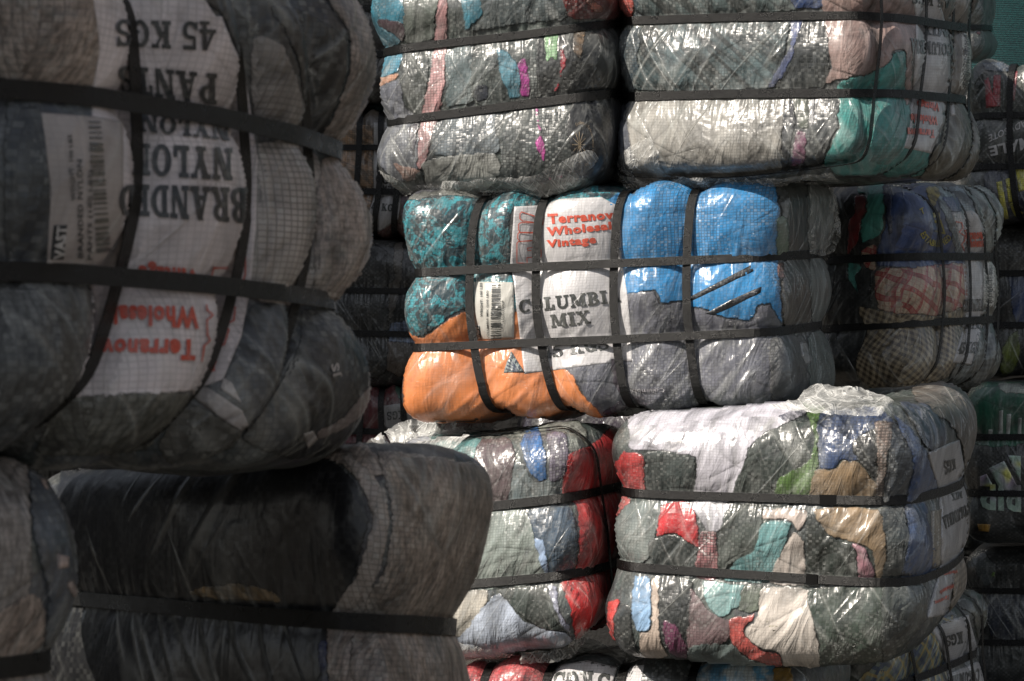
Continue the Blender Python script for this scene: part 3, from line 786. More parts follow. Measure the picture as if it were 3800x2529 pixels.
# ---- block letters with slabs, cut as polygons
def _r(x0, y0, x1, y1): return [(x0, y0), (x1, y0), (x1, y1), (x0, y1)]
def _d(x0, y0, x1, y1, t): return [(x0 - t / 2, y0), (x0 + t / 2, y0), (x1 + t / 2, y1), (x1 - t / 2, y1)]
def _a(cx, cy, rx, ry, a0, a1, tx, ty, n=14):
    an = np.radians(np.linspace(a0, a1, n))
    return [(cx + rx * math.cos(t), cy + ry * math.sin(t)) for t in an] + [(cx + (rx - tx) * math.cos(t), cy + (ry - ty) * math.sin(t)) for t in an[::-1]]
SL = {
 'I': (.52, [_r(.13, 0, .39, 1), _r(0, 0, .52, .15), _r(0, .85, .52, 1)]),
 'L': (.8, [_r(.12, 0, .38, 1), _r(0, .85, .5, 1), _r(0, 0, .78, .17), _r(.58, 0, .78, .38)]),
 'E': (.82, [_r(.12, 0, .38, 1), _r(0, .83, .76, 1), _r(.58, .64, .76, 1), _r(.3, .42, .6, .58), _r(0, 0, .8, .17), _r(.6, 0, .8, .38)]),
 'T': (.86, [_r(.3, 0, .56, 1), _r(.15, 0, .71, .15), _r(0, .83, .86, 1), _r(0, .6, .15, 1), _r(.71, .6, .86, 1)]),
 'N': (1.02, [_r(.1, 0, .26, 1), _r(0, 0, .38, .15), _r(0, .85, .3, 1), _d(.78, 0, .24, 1, .28), _r(.76, 0, .92, 1), _r(.62, .85, 1.02, 1)]),
 'M': (1.22, [_r(.1, 0, .24, 1), _r(0, 0, .36, .15), _r(0, .85, .3, 1), _r(.86, 0, 1.11, 1), _r(.74, 0, 1.22, .15), _r(.9, .85, 1.22, 1), _d(.58, .1, .25, 1, .26), _d(.6, .1, .95, 1, .15)]),
 'A': (1.06, [_d(.15, 0, .5, 1, .14), _d(.82, 0, .5, 1, .28), _r(.3, .26, .72, .4), _r(0, 0, .38, .15), _r(.58, 0, 1.06, .15)]),
 'X': (1.06, [_d(.16, 0, .86, 1, .14), _d(.84, 0, .24, 1, .3), _r(0, 0, .38, .15), _r(.6, 0, 1.06, .15), _r(.02, .85, .5, 1), _r(.68, .85, 1.04, 1)]),
 'Y': (1.0, [_d(.5, .42, .2, 1, .28), _d(.54, .42, .84, 1, .14), _r(.38, 0, .64, .5), _r(.25, 0, .77, .15), _r(0, .85, .44, 1), _r(.66, .85, 1., 1)]),
 'K': (1.04, [_r(.1, 0, .36, 1), _r(0, 0, .48, .15), _r(0, .85, .48, 1), _d(.38, .38, .82, 1, .15), _d(.82, 0, .48, .6, .28), _r(.62, .85, 1.0, 1), _r(.6, 0, 1.04, .15)]),
 'U': (1.0, [_r(.1, .33, .36, 1), _r(0, .85, .48, 1), _r(.74, .33, .89, 1), _r(.62, .85, 1., 1), _a(.495, .34, .395, .34, 180, 360, .2, .18)]),
 'O': (.98, [_a(.49, .5, .49, .51, 0, 180, .27, .15), _a(.49, .5, .49, .51, 180, 360, .27, .15)]),
 'C': (.92, [_a(.49, .5, .49, .51, 42, 180, .27, .16), _a(.49, .5, .49, .51, 180, 320, .27, .16), _r(.72, .62, .88, 1)]),
 'G': (1.0, [_a(.49, .5, .49, .51, 42, 180, .27, .16), _a(.49, .5, .49, .51, 180, 335, .27, .16), _r(.72, .62, .88, 1), _r(.66, .04, .92, .45), _r(.5, .37, 1.0, .5)]),
 'S': (.84, [_a(.42, .72, .40, .28, 20, 270, .2, .14), _a(.42, .28, .42, .29, -160, 90, .2, .15), _r(.64, .64, .78, 1), _r(.02, 0, .16, .38)]),
 'B': (.92, [_r(.1, 0, .36, 1), _r(0, 0, .45, .14), _r(0, .86, .45, 1), _a(.42, .74, .38, .26, -90, 90, .24, .12), _a(.42, .27, .47, .275, -90, 90, .25, .13), _r(.3, .46, .45, .6)]),
 'R': (1.0, [_r(.1, 0, .36, 1), _r(0, 0, .48, .14), _r(0, .86, .45, 1), _a(.44, .72, .42, .28, -90, 90, .25, .13), _d(.82, 0, .52, .5, .27), _r(.64, 0, 1.02, .14), _r(.3, .44, .46, .57)]),
 'F': (.8, [_r(.12, 0, .38, 1), _r(0, 0, .5, .15), _r(.0, .83, .78, 1), _r(.6, .62, .78, 1), _r(.3, .42, .62, .58)]),
 'P': (.88, [_r(.1, 0, .36, 1), _r(0, 0, .5, .15), _r(0, .86, .45, 1), _a(.44, .7, .43, .3, -90, 90, .25, .13), _r(.3, .4, .46, .53)]),
 'D': (.96, [_r(.1, 0, .36, 1), _r(0, 0, .42, .15), _r(0, .85, .42, 1), _a(.4, .5, .55, .5, -90, 90, .27, .15)]),
 '4': (.86, [_r(.48, -.05, .7, 1), _r(.34, -.05, .84, .08), _r(.0, .24, .86, .38), _d(.12, .28, .55, 1, .16)]),
 '5': (.82, [_r(.1, .84, .76, 1), _r(.1, .5, .24, 1), _a(.38, .3, .42, .33, -160, 120, .24, .15), _r(0, 0, .14, .3)]),
}
def slab_text(txt):
    V, F = [], []; x = 0
    for ch in txt:
        if ch == ' ': x += .5; continue
        wd, polys = SL[ch]
        vs = []; fs = []
        for p in polys:
            fs.append(list(range(len(vs), len(vs) + len(p)))); vs += [Vector(q) for q in p]
        r_ = delaunay_2d_cdt(vs, [], fs, 1, 1e-4)
        b = len(V); V += [(v.x + x, v.y) for v in r_[0]]
        for f, org in zip(r_[2], r_[5]):
            if len(org):
                F += [(b + f[0], b + f[i], b + f[i + 1]) for i in range(1, len(f) - 1)]
        x += wd + .09
    return V, F
_sans = {}
def sans_text(txt, bold):
    if (txt, bold) in _sans: return _sans[(txt, bold)]
    cu = bpy.data.curves.new('t', 'FONT'); cu.body = txt; cu.offset = bold; cu.resolution_u = 2; cu.size = 1
    cu.space_character = 1.0 + bold * 2.5
    o = bpy.data.objects.new('t', cu); C.objects.link(o)
    dg = bpy.context.evaluated_depsgraph_get(); me = o.evaluated_get(dg).to_mesh()
    me.calc_loop_triangles()
    V = [(v.co.x, v.co.y) for v in me.vertices]; F = [tuple(t.vertices) for t in me.loop_triangles]
    o.evaluated_get(dg).to_mesh_clear(); bpy.data.objects.remove(o); bpy.data.curves.remove(cu)
    _sans[(txt, bold)] = (V, F); return V, F
def fl(*p):
    """straight line as a thin outline: list of points -> ribbon polygon (closed)"""
    return p
def stroke(bale, pts, wd, mat, name='printed_outline', parent=None):
    pts = np.array(pts, float); V = []; F = []
    for a, b in zip(pts[:-1], pts[1:]):
        d = b - a; L = np.linalg.norm(d)
        if L < 1: continue
        d /= L; n_ = np.array((-d[1], d[0])) * wd / 2; k = max(1, int(L / 10)); a0 = a - d * wd / 2; L2 = L + wd; s0 = len(V)
        for i in range(k + 1):
            c = a0 + d * L2 * i / k; V += [c - n_, c + n_]
        for i in range(k):
            q = s0 + 2 * i; F += [(q, q + 1, q + 3), (q, q + 3, q + 2)]
    return bale.lay(name, np.array(V), F, mat, parent=parent, skirt=False, missok=.004)
# tiles: how the picture was measured (origin x, origin y, picture px per tile unit)
TL = dict(Z1=(0, 0, .7014), Z2=(0, 900, .5942), Z3=(0, 1600, .764), Z4=(1300, 0, .4848), Z5=(2200, 0, .6791),
          Z6=(1250, 600, .6378), Z7=(2300, 600, .6378), Z8=(1300, 1500, .6563), Y1=(2200, 1400, .72), Y2=(3200, 0, .5742),
          Y3=(3200, 600, .5742), Y4=(3200, 1400, .72), Y5=(1250, 400, .829), Y6=(1600, 2200, .9338), X1=(3500, 1650, .2551),
          X2=(1700, 700, .4464))
def T(t, pts):
    ox, oy, k = TL[t]
    return [(ox + x * k, oy + y * k) for x, y in pts]
# ------------------------------------------------------------------ common inks and papers
INK = cloth((.022, .026, .026), haze=.2, weave=.5, crinkle=.7, fold=.4)
INKS = cloth((.022, .026, .026), haze=.30, weave=.3, crinkle=.7, fold=.4)
ORANGE_INK = cloth((.72, .075, .025), haze=.12, weave=.3, crinkle=.6, fold=.3)
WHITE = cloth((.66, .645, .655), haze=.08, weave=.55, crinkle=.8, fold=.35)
PAPER = cloth((.60, .585, .53), haze=.1, weave=.12, crinkle=.5, fold=.25)
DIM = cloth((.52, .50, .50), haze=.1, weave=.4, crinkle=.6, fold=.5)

def many(b, tile, items):
    """items: (colour word or label, rgb, polygon, optional cloth settings)"""
    for it in items:
        lab, col, poly = it[:3]; kw = dict(it[3]) if len(it) > 3 else {}
        nm = kw.pop('name', 'garment'); kw.setdefault('gloss', b.gl); sm = kw.pop('smooth', True); pf = kw.pop('puff', .0018)
        b.garment(T(tile, poly), cloth(col, soft=(nm == 'garment' and sm), **kw), name=nm, smooth=sm, label=lab, puff=pf)

def barcode(b, sheet, quad, n=34, seed=3, along=True):
    """bars across the quad (bl, br, tr, tl), stacked from its bottom to its top"""
    rs = random.Random(seed); q = np.array(quad, float); V = []; F = []; t = 0
    tot = []
    while t < 1:
        wd = rs.choice((.01, .014, .022, .032)); gp = rs.choice((.012, .018, .028))
        if t + wd > 1: break
        tot.append((t, t + wd)); t += wd + gp
    for t0, t1 in tot:
        def mp(s_, t_): return (q[0] * (1 - s_) + q[1] * s_) * (1 - t_) + (q[3] * (1 - s_) + q[2] * s_) * t_
        k = len(V); m = 3
        for i in range(m + 1): V += [mp(i / m, t0), mp(i / m, t1)]
        for i in range(m): F += [(k + 2 * i, k + 2 * i + 1, k + 2 * i + 3), (k + 2 * i, k + 2 * i + 3, k + 2 * i + 2)]
    return b.lay('barcode', np.array(V), F, INK, parent=sheet, skirt=False, missok=.004)

# ================================================================== yard and screen
def plain(name, rgb, rough=.9):
    m = bpy.data.materials.new(name); m.use_nodes = True; a = G(m.node_tree); p = m.node_tree.nodes['Principled BSDF']
    tc = N(m.node_tree, 'ShaderNodeTexCoord').outputs['Object']
    n = a.noise(tc, 3., 6, .65); n2 = a.noise(tc, 60., 3)
    f = a.m('ADD', a.m('MULTIPLY', n, .7), a.m('MULTIPLY', n2, .3))
    a.put(p.inputs['Base Color'], a.mix(f, tuple(q * .6 for q in rgb), tuple(q * 1.4 for q in rgb))); p.inputs['Roughness'].default_value = rough
    a.put(p.inputs['Normal'], a.bump(f, 1., .02)); return m
g = link_mesh('ground', [(-40, -20, 0), (40, -20, 0), (40, 60, 0), (-40, 60, 0)], [(0, 1, 2, 3)], plain('packed_earth', (.10, .09, .075)))
g['kind'] = 'structure'

def net_material():
    m = bpy.data.materials.new('shade_net'); m.use_nodes = True; a = G(m.node_tree); p = m.node_tree.nodes['Principled BSDF']
    uv = _uv(a); s = a.sep(uv)
    rx = a.m('MULTIPLY', s[0], 130.); ry = a.m('MULTIPLY', s[1], 210.)
    st = _stripe(a, s[1], .0105, .16, .34); wn = a.wnoise(a.xyz(a.m('FLOOR', rx), a.m('FLOOR', ry)))[0]
    n = a.noise(uv, 2.2, 3); f = a.m('MULTIPLY', a.m('ADD', a.m('MULTIPLY', st, .5), a.m('MULTIPLY', wn, .5)), a.ramp(n, .3, .7, .6, 1.2))
    a.put(p.inputs['Base Color'], a.mix(f, (.002, .016, .02), (.01, .085, .085))); p.inputs['Roughness'].default_value = .7
    a.put(p.inputs['Normal'], a.bump(a.m('MULTIPLY', f, .004)))
    return m
V, F, UV = [], [], []
nx, nz = 120, 30
for i in range(nx + 1):
    for j in range(nz + 1):
        x, z = -5.0 + 13.0 * i / nx, 2.35 + 2.6 * j / nz
        V.append((x, 11.6 + .05 * math.sin(x * 2.3) + .02 * math.sin(x * 9 + z), z))
for i in range(nx):
    for j in range(nz):
        a_ = i * (nz + 1) + j; F.append((a_, a_ + nz + 1, a_ + nz + 2, a_ + 1))
net = link_mesh('shade_net', V, F, net_material())
lay_ = net.data.uv_layers.new(name='UVMap')
for lp in net.data.loops: v = net.data.vertices[lp.vertex_index].co; lay_.data[lp.index].uv = (v.x, v.z)
net['label'] = 'teal woven shade net hanging behind the stacks at top right'; net['category'] = 'shade net'

wl = bpy.data.meshes.new('gap_backing'); bm = bmesh.new(); bmesh.ops.create_cube(bm, size=1)
for v in bm.verts: v.co = (v.co.x * 16 + 1.5, v.co.y * .2 + 11.9, v.co.z * 2.5 + 1.25)
bm.to_mesh(wl); bm.free(); wl.materials.append(plain('gap_dark', (.022, .021, .02)))
gap_backing = bpy.data.objects.new('gap_backing', wl); C.objects.link(gap_backing); gap_backing['kind'] = 'structure'  # dark backing added so gaps between the stacks read black

# ================================================================== B6 : the blue and orange labelled bale
b = Bale('sunlit blue, teal and orange bale with a COLUMBIA MIX sheet facing front',
         ([(893, 440), (918, 630), (916, 803), (898, 980)], 6.25), ([(1800, 402), (1800, 590), (1800, 764), (1800, 948)], 6.08),
         ([(1928, 408), (1912, 584), (1914, 745), (1930, 925)], 6.72), color=(.13, .12, .13), cell=.0075, r=.08, seed=1, avf=.03,
         vA=[(1103, 1077, 1134), (1250, 1232, 1292), (1430, 1410, 1448), (1594, 1578, 1612)], aface=.018, aedge=.032, group='bales in the middle tier')
b6 = b
many(b, 'Z6', [
 ('teal and navy garment with a palm leaf print', (.02, .1, .14), [(340, 300), (420, 215), (600, 180), (1250, 150), (1720, 130), (1640, 250), (1040, 280), (1020, 600), (1040, 880), (720, 872), (620, 940), (520, 1012), (410, 1020), (380, 800), (410, 640)], dict(pattern='palm', haze=.08, puff=0, weave=1.2)),
 ('brown grey cloth on top of the bale', (.22, .19, .17), [(360, 250), (470, 180), (900, 160), (1280, 140), (1250, 205), (1000, 215), (860, 225), (600, 205), (430, 240)], dict(haze=.25)),
 ('purple grey jacket', (.20, .172, .215), [(1300, 1190), (1690, 1010), (1690, 760), (1846, 755), (1896, 830), (1996, 815), (2046, 850), (2106, 850), (2206, 890), (2396, 930), (2446, 850), (2516, 830), (2586, 960), (2660, 1430), (2100, 1480), (1750, 1520), (1500, 1540), (1420, 1330), (1380, 1280)], dict(weave=1.1, puff=.003)),
 ('orange rain jacket', (.80, .25, .065), [(395, 990), (500, 1020), (620, 938), (740, 872), (1060, 878), (1100, 1100), (1200, 1180), (1320, 1205), (1385, 1250), (1425, 1340), (1560, 1480), (1500, 1560), (1000, 1560), (600, 1590), (400, 1560), (380, 1250)], dict(haze=.1, weave=.35, crinkle=.8, fold=.45)),
 ('dark purple cloth peeping out at the bottom', (.04, .015, .05), [(1585, 1130), (1650, 1120), (1650, 1380), (1700, 1420), (1590, 1480), (1540, 1450), (1640, 1380), (1600, 1280)], dict(weave=.4)),
 ('white sheet printed in orange and black', (0, 0, 0), [(0, 0), (1, 0), (0, 1)], {}) if False else ('dark cloth at the bottom edge', (.07, .06, .08), [(1560, 1470), (1700, 1420), (1760, 1540), (1560, 1560)], {}),
])
many(b, 'Z7', [
 ('bright blue jacket', (.012, .24, .56), [(-80, 240), (60, 150), (200, 90), (380, 110), (430, 130), (560, 80), (880, 85), (905, 140), (930, 300), (925, 600), (945, 900), (930, 962), (870, 832), (800, 852), (750, 935), (560, 892), (460, 852), (400, 855), (350, 818), (250, 830), (200, 757), (-60, 768)], dict(haze=.07, weave=1.2, fold=.6)),
 ('charcoal cloth on the end of the bale', (.09, .085, .085), [(885, 85), (1100, 80), (1110, 300), (1100, 525), (930, 545), (932, 300)], {}),
 ('pale grey film over dark cloth', (.20, .20, .20), [(1085, 80), (1250, 90), (1310, 250), (1310, 420), (1250, 540), (1090, 530)], dict(haze=.3)),
 ('green garment edge', (.04, .13, .06), [(905, 330), (972, 330), (985, 530), (905, 545)], {}),
 ('brown grey folded cloth', (.14, .11, .095), [(940, 580), (1100, 570), (1115, 950), (945, 975)], dict(haze=.2)),
 ('dull rust cloth', (.26, .10, .07), [(905, 600), (945, 590), (950, 680), (915, 690)], {}),
 ('pale taupe cloth', (.27, .25, .235), [(1095, 570), (1230, 575), (1270, 700), (1265, 960), (1110, 960)], dict(haze=.28)),
 ('mauve grey cloth', (.17, .14, .15), [(870, 1030), (1060, 1010), (1110, 1110), (1100, 1440), (880, 1450)], dict(haze=.2)),
 ('grey teal cloth', (.22, .23, .215), [(1090, 1000), (1230, 985), (1310, 1050), (1320, 1400), (1100, 1440)], dict(haze=.28)),
 ('small white tag', (.5, .5, .5), [(1040, 1050), (1080, 1060), (1110, 1160), (1080, 1190), (1050, 1130)], dict(smooth=False, weave=.3)),
 ('black taped zip', (.006, .008, .014), [(405, 792), (760, 608), (778, 640), (415, 815)], dict(name='zip', weave=1., haze=.05, crinkle=.8, smooth=False, puff=0)),
 ('black taped zip', (.006, .008, .014), [(500, 882), (640, 808), (822, 730), (818, 765), (640, 850), (545, 892)], dict(name='zip', weave=1., haze=.05, crinkle=.8, smooth=False, puff=0)),
])
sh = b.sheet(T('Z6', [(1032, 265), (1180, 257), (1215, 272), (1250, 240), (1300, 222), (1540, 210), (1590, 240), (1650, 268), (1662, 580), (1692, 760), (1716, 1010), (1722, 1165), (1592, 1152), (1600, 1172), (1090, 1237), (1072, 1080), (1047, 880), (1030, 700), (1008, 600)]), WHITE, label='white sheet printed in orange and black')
b.text('Terranova', T('X2', [(758, 300), (1345, 250), (1335, 178), (750, 215)]), ORANGE_INK, font='sans', bold=.05, parent=sh)
b.text('Wholesale', T('X2', [(748, 400), (1345, 335), (1335, 268), (742, 325)]), ORANGE_INK, font='sans', bold=.05, parent=sh)
b.text('Vintage', T('X2', [(750, 510), (1150, 475), (1143, 385), (742, 430)]), ORANGE_INK, font='sans', bold=.05, parent=sh)
b.text('COLUMBIA', T('X2', [(505, 1040), (1365, 945), (1345, 835), (500, 930)]), INKS, parent=sh)
b.text('MIX', T('X2', [(785, 1155), (1105, 1120), (1085, 1010), (770, 1048)]), INKS, parent=sh)
b.text('45 KGS', T('X2', [(700, 1425), (1255, 1345), (1235, 1240), (690, 1315)]), INKS, parent=sh)
for ln in ([(640, 235), (525, 198), (512, 215), (510, 250), (530, 270), (610, 280), (650, 290)], [(640, 285), (520, 285), (500, 300), (500, 345), (515, 368), (620, 372)],
           [(640, 365), (505, 365), (495, 380), (493, 415), (510, 440), (615, 430)], [(600, 435), (500, 440), (487, 455), (487, 615), (570, 622), (568, 572), (610, 570)],
           [(610, 490), (570, 495), (575, 515), (600, 515)], [(690, 250), (718, 255), (712, 300), (690, 300)], [(690, 505), (692, 560), (680, 575)]):
    stroke(b, T('X2', ln), 3.2, ORANGE_INK, parent=sh)
tg = b.sheet(T('Z6', [(800, 702), (1028, 706), (1031, 870), (1032, 1030), (814, 1036), (802, 900)]), PAPER, name='barcode_tag', label='cream tag with a barcode')
barcode(b, tg, T('X2', [(280, 1245), (365, 1240), (352, 800), (285, 802)]), seed=5)
b.text('WEIGHT: 100 LBS', T('X2', [(215, 1065), (210, 790), (190, 790), (195, 1065)]), INK, font='sans', bold=.02, parent=tg, step=20)
b.text('COLUMBIA MIX (100 LBS)', T('X2', [(270, 1250), (262, 850), (240, 850), (250, 1250)]), INK, font='sans', bold=.02, parent=tg, step=20)
b.text('1250174708', T('X2', [(385, 1105), (378, 935), (362, 935), (368, 1105)]), INK, font='sans', bold=.01, parent=tg, step=20)
lg = b.sheet(T('X2', [(140, 1140), (190, 1137), (203, 1250), (150, 1252)]), INK, name='logo_block', parent=tg)
b.text('VAST', T('X2', [(195, 1248), (186, 1142), (148, 1146), (155, 1250)]), PAPER, font='sans', bold=.04, parent=tg)
bd = b.sheet(T('X2', [(443, 1358), (550, 1530), (385, 1533), (410, 1440)]), cloth((.36, .36, .35), weave=.6, haze=.1), name='badge', label='grey triangular badge')
NAVY = cloth((.03, .05, .10), haze=.08, weave=.3)
for c_, q_ in (('P', (455, 1400)), ('F', (480, 1442)), ('G', (508, 1485))):
    x, y = q_; b.text(c_, T('X2', [(x - 14, y + 14), (x + 4, y + 24), (x + 16, y - 2), (x - 2, y - 12)]), NAVY, font='sans', bold=.03, parent=bd)
for k in range(4): stroke(b, T('X2', [(428 - k * 6, 1420 + k * 28), (470 + k * 4, 1475 + k * 16), (500 - k * 14, 1525)]), 4.5, NAVY, name='badge_stripe', parent=bd)
b.text('Columbia', T('Z6', [(1905, 1318), (1722, 1322), (1724, 1345), (1905, 1342)]), cloth((.42, .40, .43), haze=.2), font='sans', bold=.01)
b.text('TITANIUM', T('Z6', [(2040, 1330), (1945, 1326), (1946, 1350), (2040, 1352)]), cloth((.36, .34, .37), haze=.2), font='sans', bold=.0) if False else None

# ================================================================== B5 : top right bale
b = Bale('topmost right bale with mauve and turquoise cloth and an upside-down printed sheet',
         ([(1362, -140), (1380, 48), (1382, 222), (1380, 440)], 6.25), ([(2022, -150), (2030, 36), (2018, 212), (2010, 408)], 5.9),
         ([(2282, -110), (2256, 76), (2256, 232), (2284, 412)], 6.7), color=(.14, .14, .13), cell=.0085, seed=2, r=.1,
         vB=[(2040, 2040, 2020), (2118, 2115, 2090), (2176, 2178, 2150), (2228, 2232, 2220)], aface=.016, aedge=.034, avf=.028, belly=.035, group='bales in the upper tier')
b5 = b; b.gl = .72
many(b, 'Z5', [
 ('coral garment', (.62, .10, .075), [(80, -30), (215, -30), (235, 60), (205, 110), (120, 135)], dict(haze=.1)),
 ('coral garment', (.62, .10, .075), [(90, 190), (158, 160), (140, 220), (100, 300)], dict(haze=.1)),
 ('slate blue jacket', (.05, .08, .10), [(212, -30), (305, -30), (292, 92), (202, 117), (236, 60)], {}),
 ('slate blue jacket', (.05, .08, .10), [(100, 300), (140, 225), (165, 163), (295, 148), (252, 300), (247, 490), (140, 500), (90, 400)], dict(weave=1.3)),
 ('grey jacket', (.13, .15, .15), [(297, -30), (1095, -30), (1105, 62), (295, 105)], dict(pattern='diag')),
 ('navy garment', (.018, .045, .14), [(1090, -30), (1272, -30), (1282, 42), (1105, 50)], {}),
 ('grey blue striped jacket', (.12, .15, .16), [(285, 145), (1000, 110), (1095, 98), (1060, 250), (1000, 480), (246, 500), (262, 300)], dict(pattern='diag', crinkle=1.3, puff=.006)),
 ('dusk blue strip', (.075, .10, .22), [(1080, 105), (1155, 105), (1090, 330), (1010, 470), (950, 475), (1080, 250)], {}),
 ('black cloth', (.028, .032, .035), [(1148, 105), (1268, 98), (1310, 210), (1300, 350), (1272, 485), (1000, 485), (1085, 330)], dict(weave=1.0)),
 ('turquoise cloth', (.045, .29, .265), [(1320, 500), (1360, 440), (1500, 400), (1600, 345), (1640, 290), (1710, 290), (1730, 560), (1840, 840), (1800, 960), (1600, 985), (1400, 985), (1250, 900), (1290, 800), (1345, 700), (1312, 560)], dict(haze=.12, weave=.7, puff=.002)),
 ('mauve pink cloth', (.36, .245, .22), [(1265, -30), (1720, -30), (1770, 60), (1770, 130), (1750, 300), (1735, 560), (1712, 600), (1690, 540), (1700, 290), (1640, 290), (1615, 350), (1500, 412), (1345, 440), (1260, 475), (1300, 365), (1290, 280), (1268, 150)], dict(haze=.1, weave=.4, crinkle=.7)),
 ('purple grey cloth', (.15, .14, .185), [(80, 600), (150, 535), (235, 525), (215, 800), (240, 980), (150, 1040), (90, 800)], {}),
 ('silvery stone jacket', (.43, .41, .37), [(232, 520), (1082, 515), (1042, 700), (1032, 940), (700, 990), (430, 1010), (245, 1030), (203, 800)], dict(haze=.2, weave=.8, crinkle=1.5, pattern='silver')),
 ('charcoal cloth', (.06, .06, .065), [(1075, 515), (1335, 510), (1345, 700), (1285, 800), (1262, 900), (1170, 930), (1060, 930)], dict(weave=1.2)),
 ('ink blue garment', (.035, .04, .055), [(1040, 560), (1080, 530), (1115, 640), (1070, 930), (1028, 935)], {}),
 ('plum garment', (.17, .035, .10), [(1122, 708), (1172, 740), (1162, 880), (1085, 910), (1100, 780)], {}),
 ('khaki garment', (.17, .17, .12), [(1090, 525), (1180, 520), (1185, 700), (1120, 700)], dict(haze=.2)),
 ('white sliver', (.55, .55, .56), [(1180, 560), (1222, 538), (1218, 650), (1195, 705), (1175, 640)], {}),
])
many(b, 'Y2', [
 ('taupe cloth', (.26, .215, .18), [(480, -20), (800, -20), (800, 60), (740, 190), (530, 140)], dict(haze=.16, weave=.4)),
 ('grey brown cloth', (.24, .20, .165), [(550, 180), (690, 210), (760, 235), (810, 400), (760, 625), (550, 600), (565, 400)], dict(haze=.16, weave=.4, crinkle=1.2)),
 ('olive brown cloth', (.155, .135, .095), [(545, 640), (660, 660), (760, 680), (840, 900), (820, 1140), (600, 1190), (360, 1170), (440, 1000), (520, 830)], dict(haze=.12, weave=.4, crinkle=1.2)),
 ('brown grey bottom fold', (.10, .09, .08), [(0, 1100), (180, 1110), (360, 1090), (800, 1140), (700, 1200), (200, 1200)], {}) if False else ('brown grey knit', (.21, .17, .14), [(640, -20), (790, -20), (790, 60), (740, 180), (700, 170), (690, 60)], dict(pattern='fleck', haze=.1)),
])
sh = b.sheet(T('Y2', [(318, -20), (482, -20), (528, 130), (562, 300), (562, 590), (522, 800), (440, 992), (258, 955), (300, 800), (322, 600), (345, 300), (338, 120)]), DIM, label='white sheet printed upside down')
tg = b.sheet(T('Y2', [(632, 200), (692, 215), (692, 560), (667, 592), (613, 575), (640, 400)]), PAPER, name='barcode_tag', label='narrow paper tag with a barcode')
barcode(b, tg, T('Y2', [(640, 560), (672, 570), (682, 230), (652, 225)]), seed=8)
b.text('COLUMBIA', T('Y2', [(575, 290), (300, 250), (302, 345), (575, 365)]), INK, parent=sh)
b.text('MIX', T('Y2', [(545, 185), (385, 160), (385, 225), (545, 245)]), INK, parent=sh)
b.text('45 KGS', T('Y2', [(560, -20), (310, -40), (312, 22), (560, 55)]), INK, parent=sh)
b.text('Vintage', T('Y2', [(488, 655), (350, 640), (350, 705), (488, 725)]), ORANGE_INK, font='sans', bold=.05, parent=sh)
b.text('Wholesale', T('Y2', [(478, 755), (300, 735), (298, 795), (478, 812)]), ORANGE_INK, font='sans', bold=.05, parent=sh)
b.text('Terranova', T('Y2', [(462, 840), (278, 825), (272, 885), (458, 895)]), ORANGE_INK, font='sans', bold=.05, parent=sh)
b.sheet(T('Y2', [(555, 665), (585, 670), (595, 750), (570, 755)]), DIM, name='small_tag')

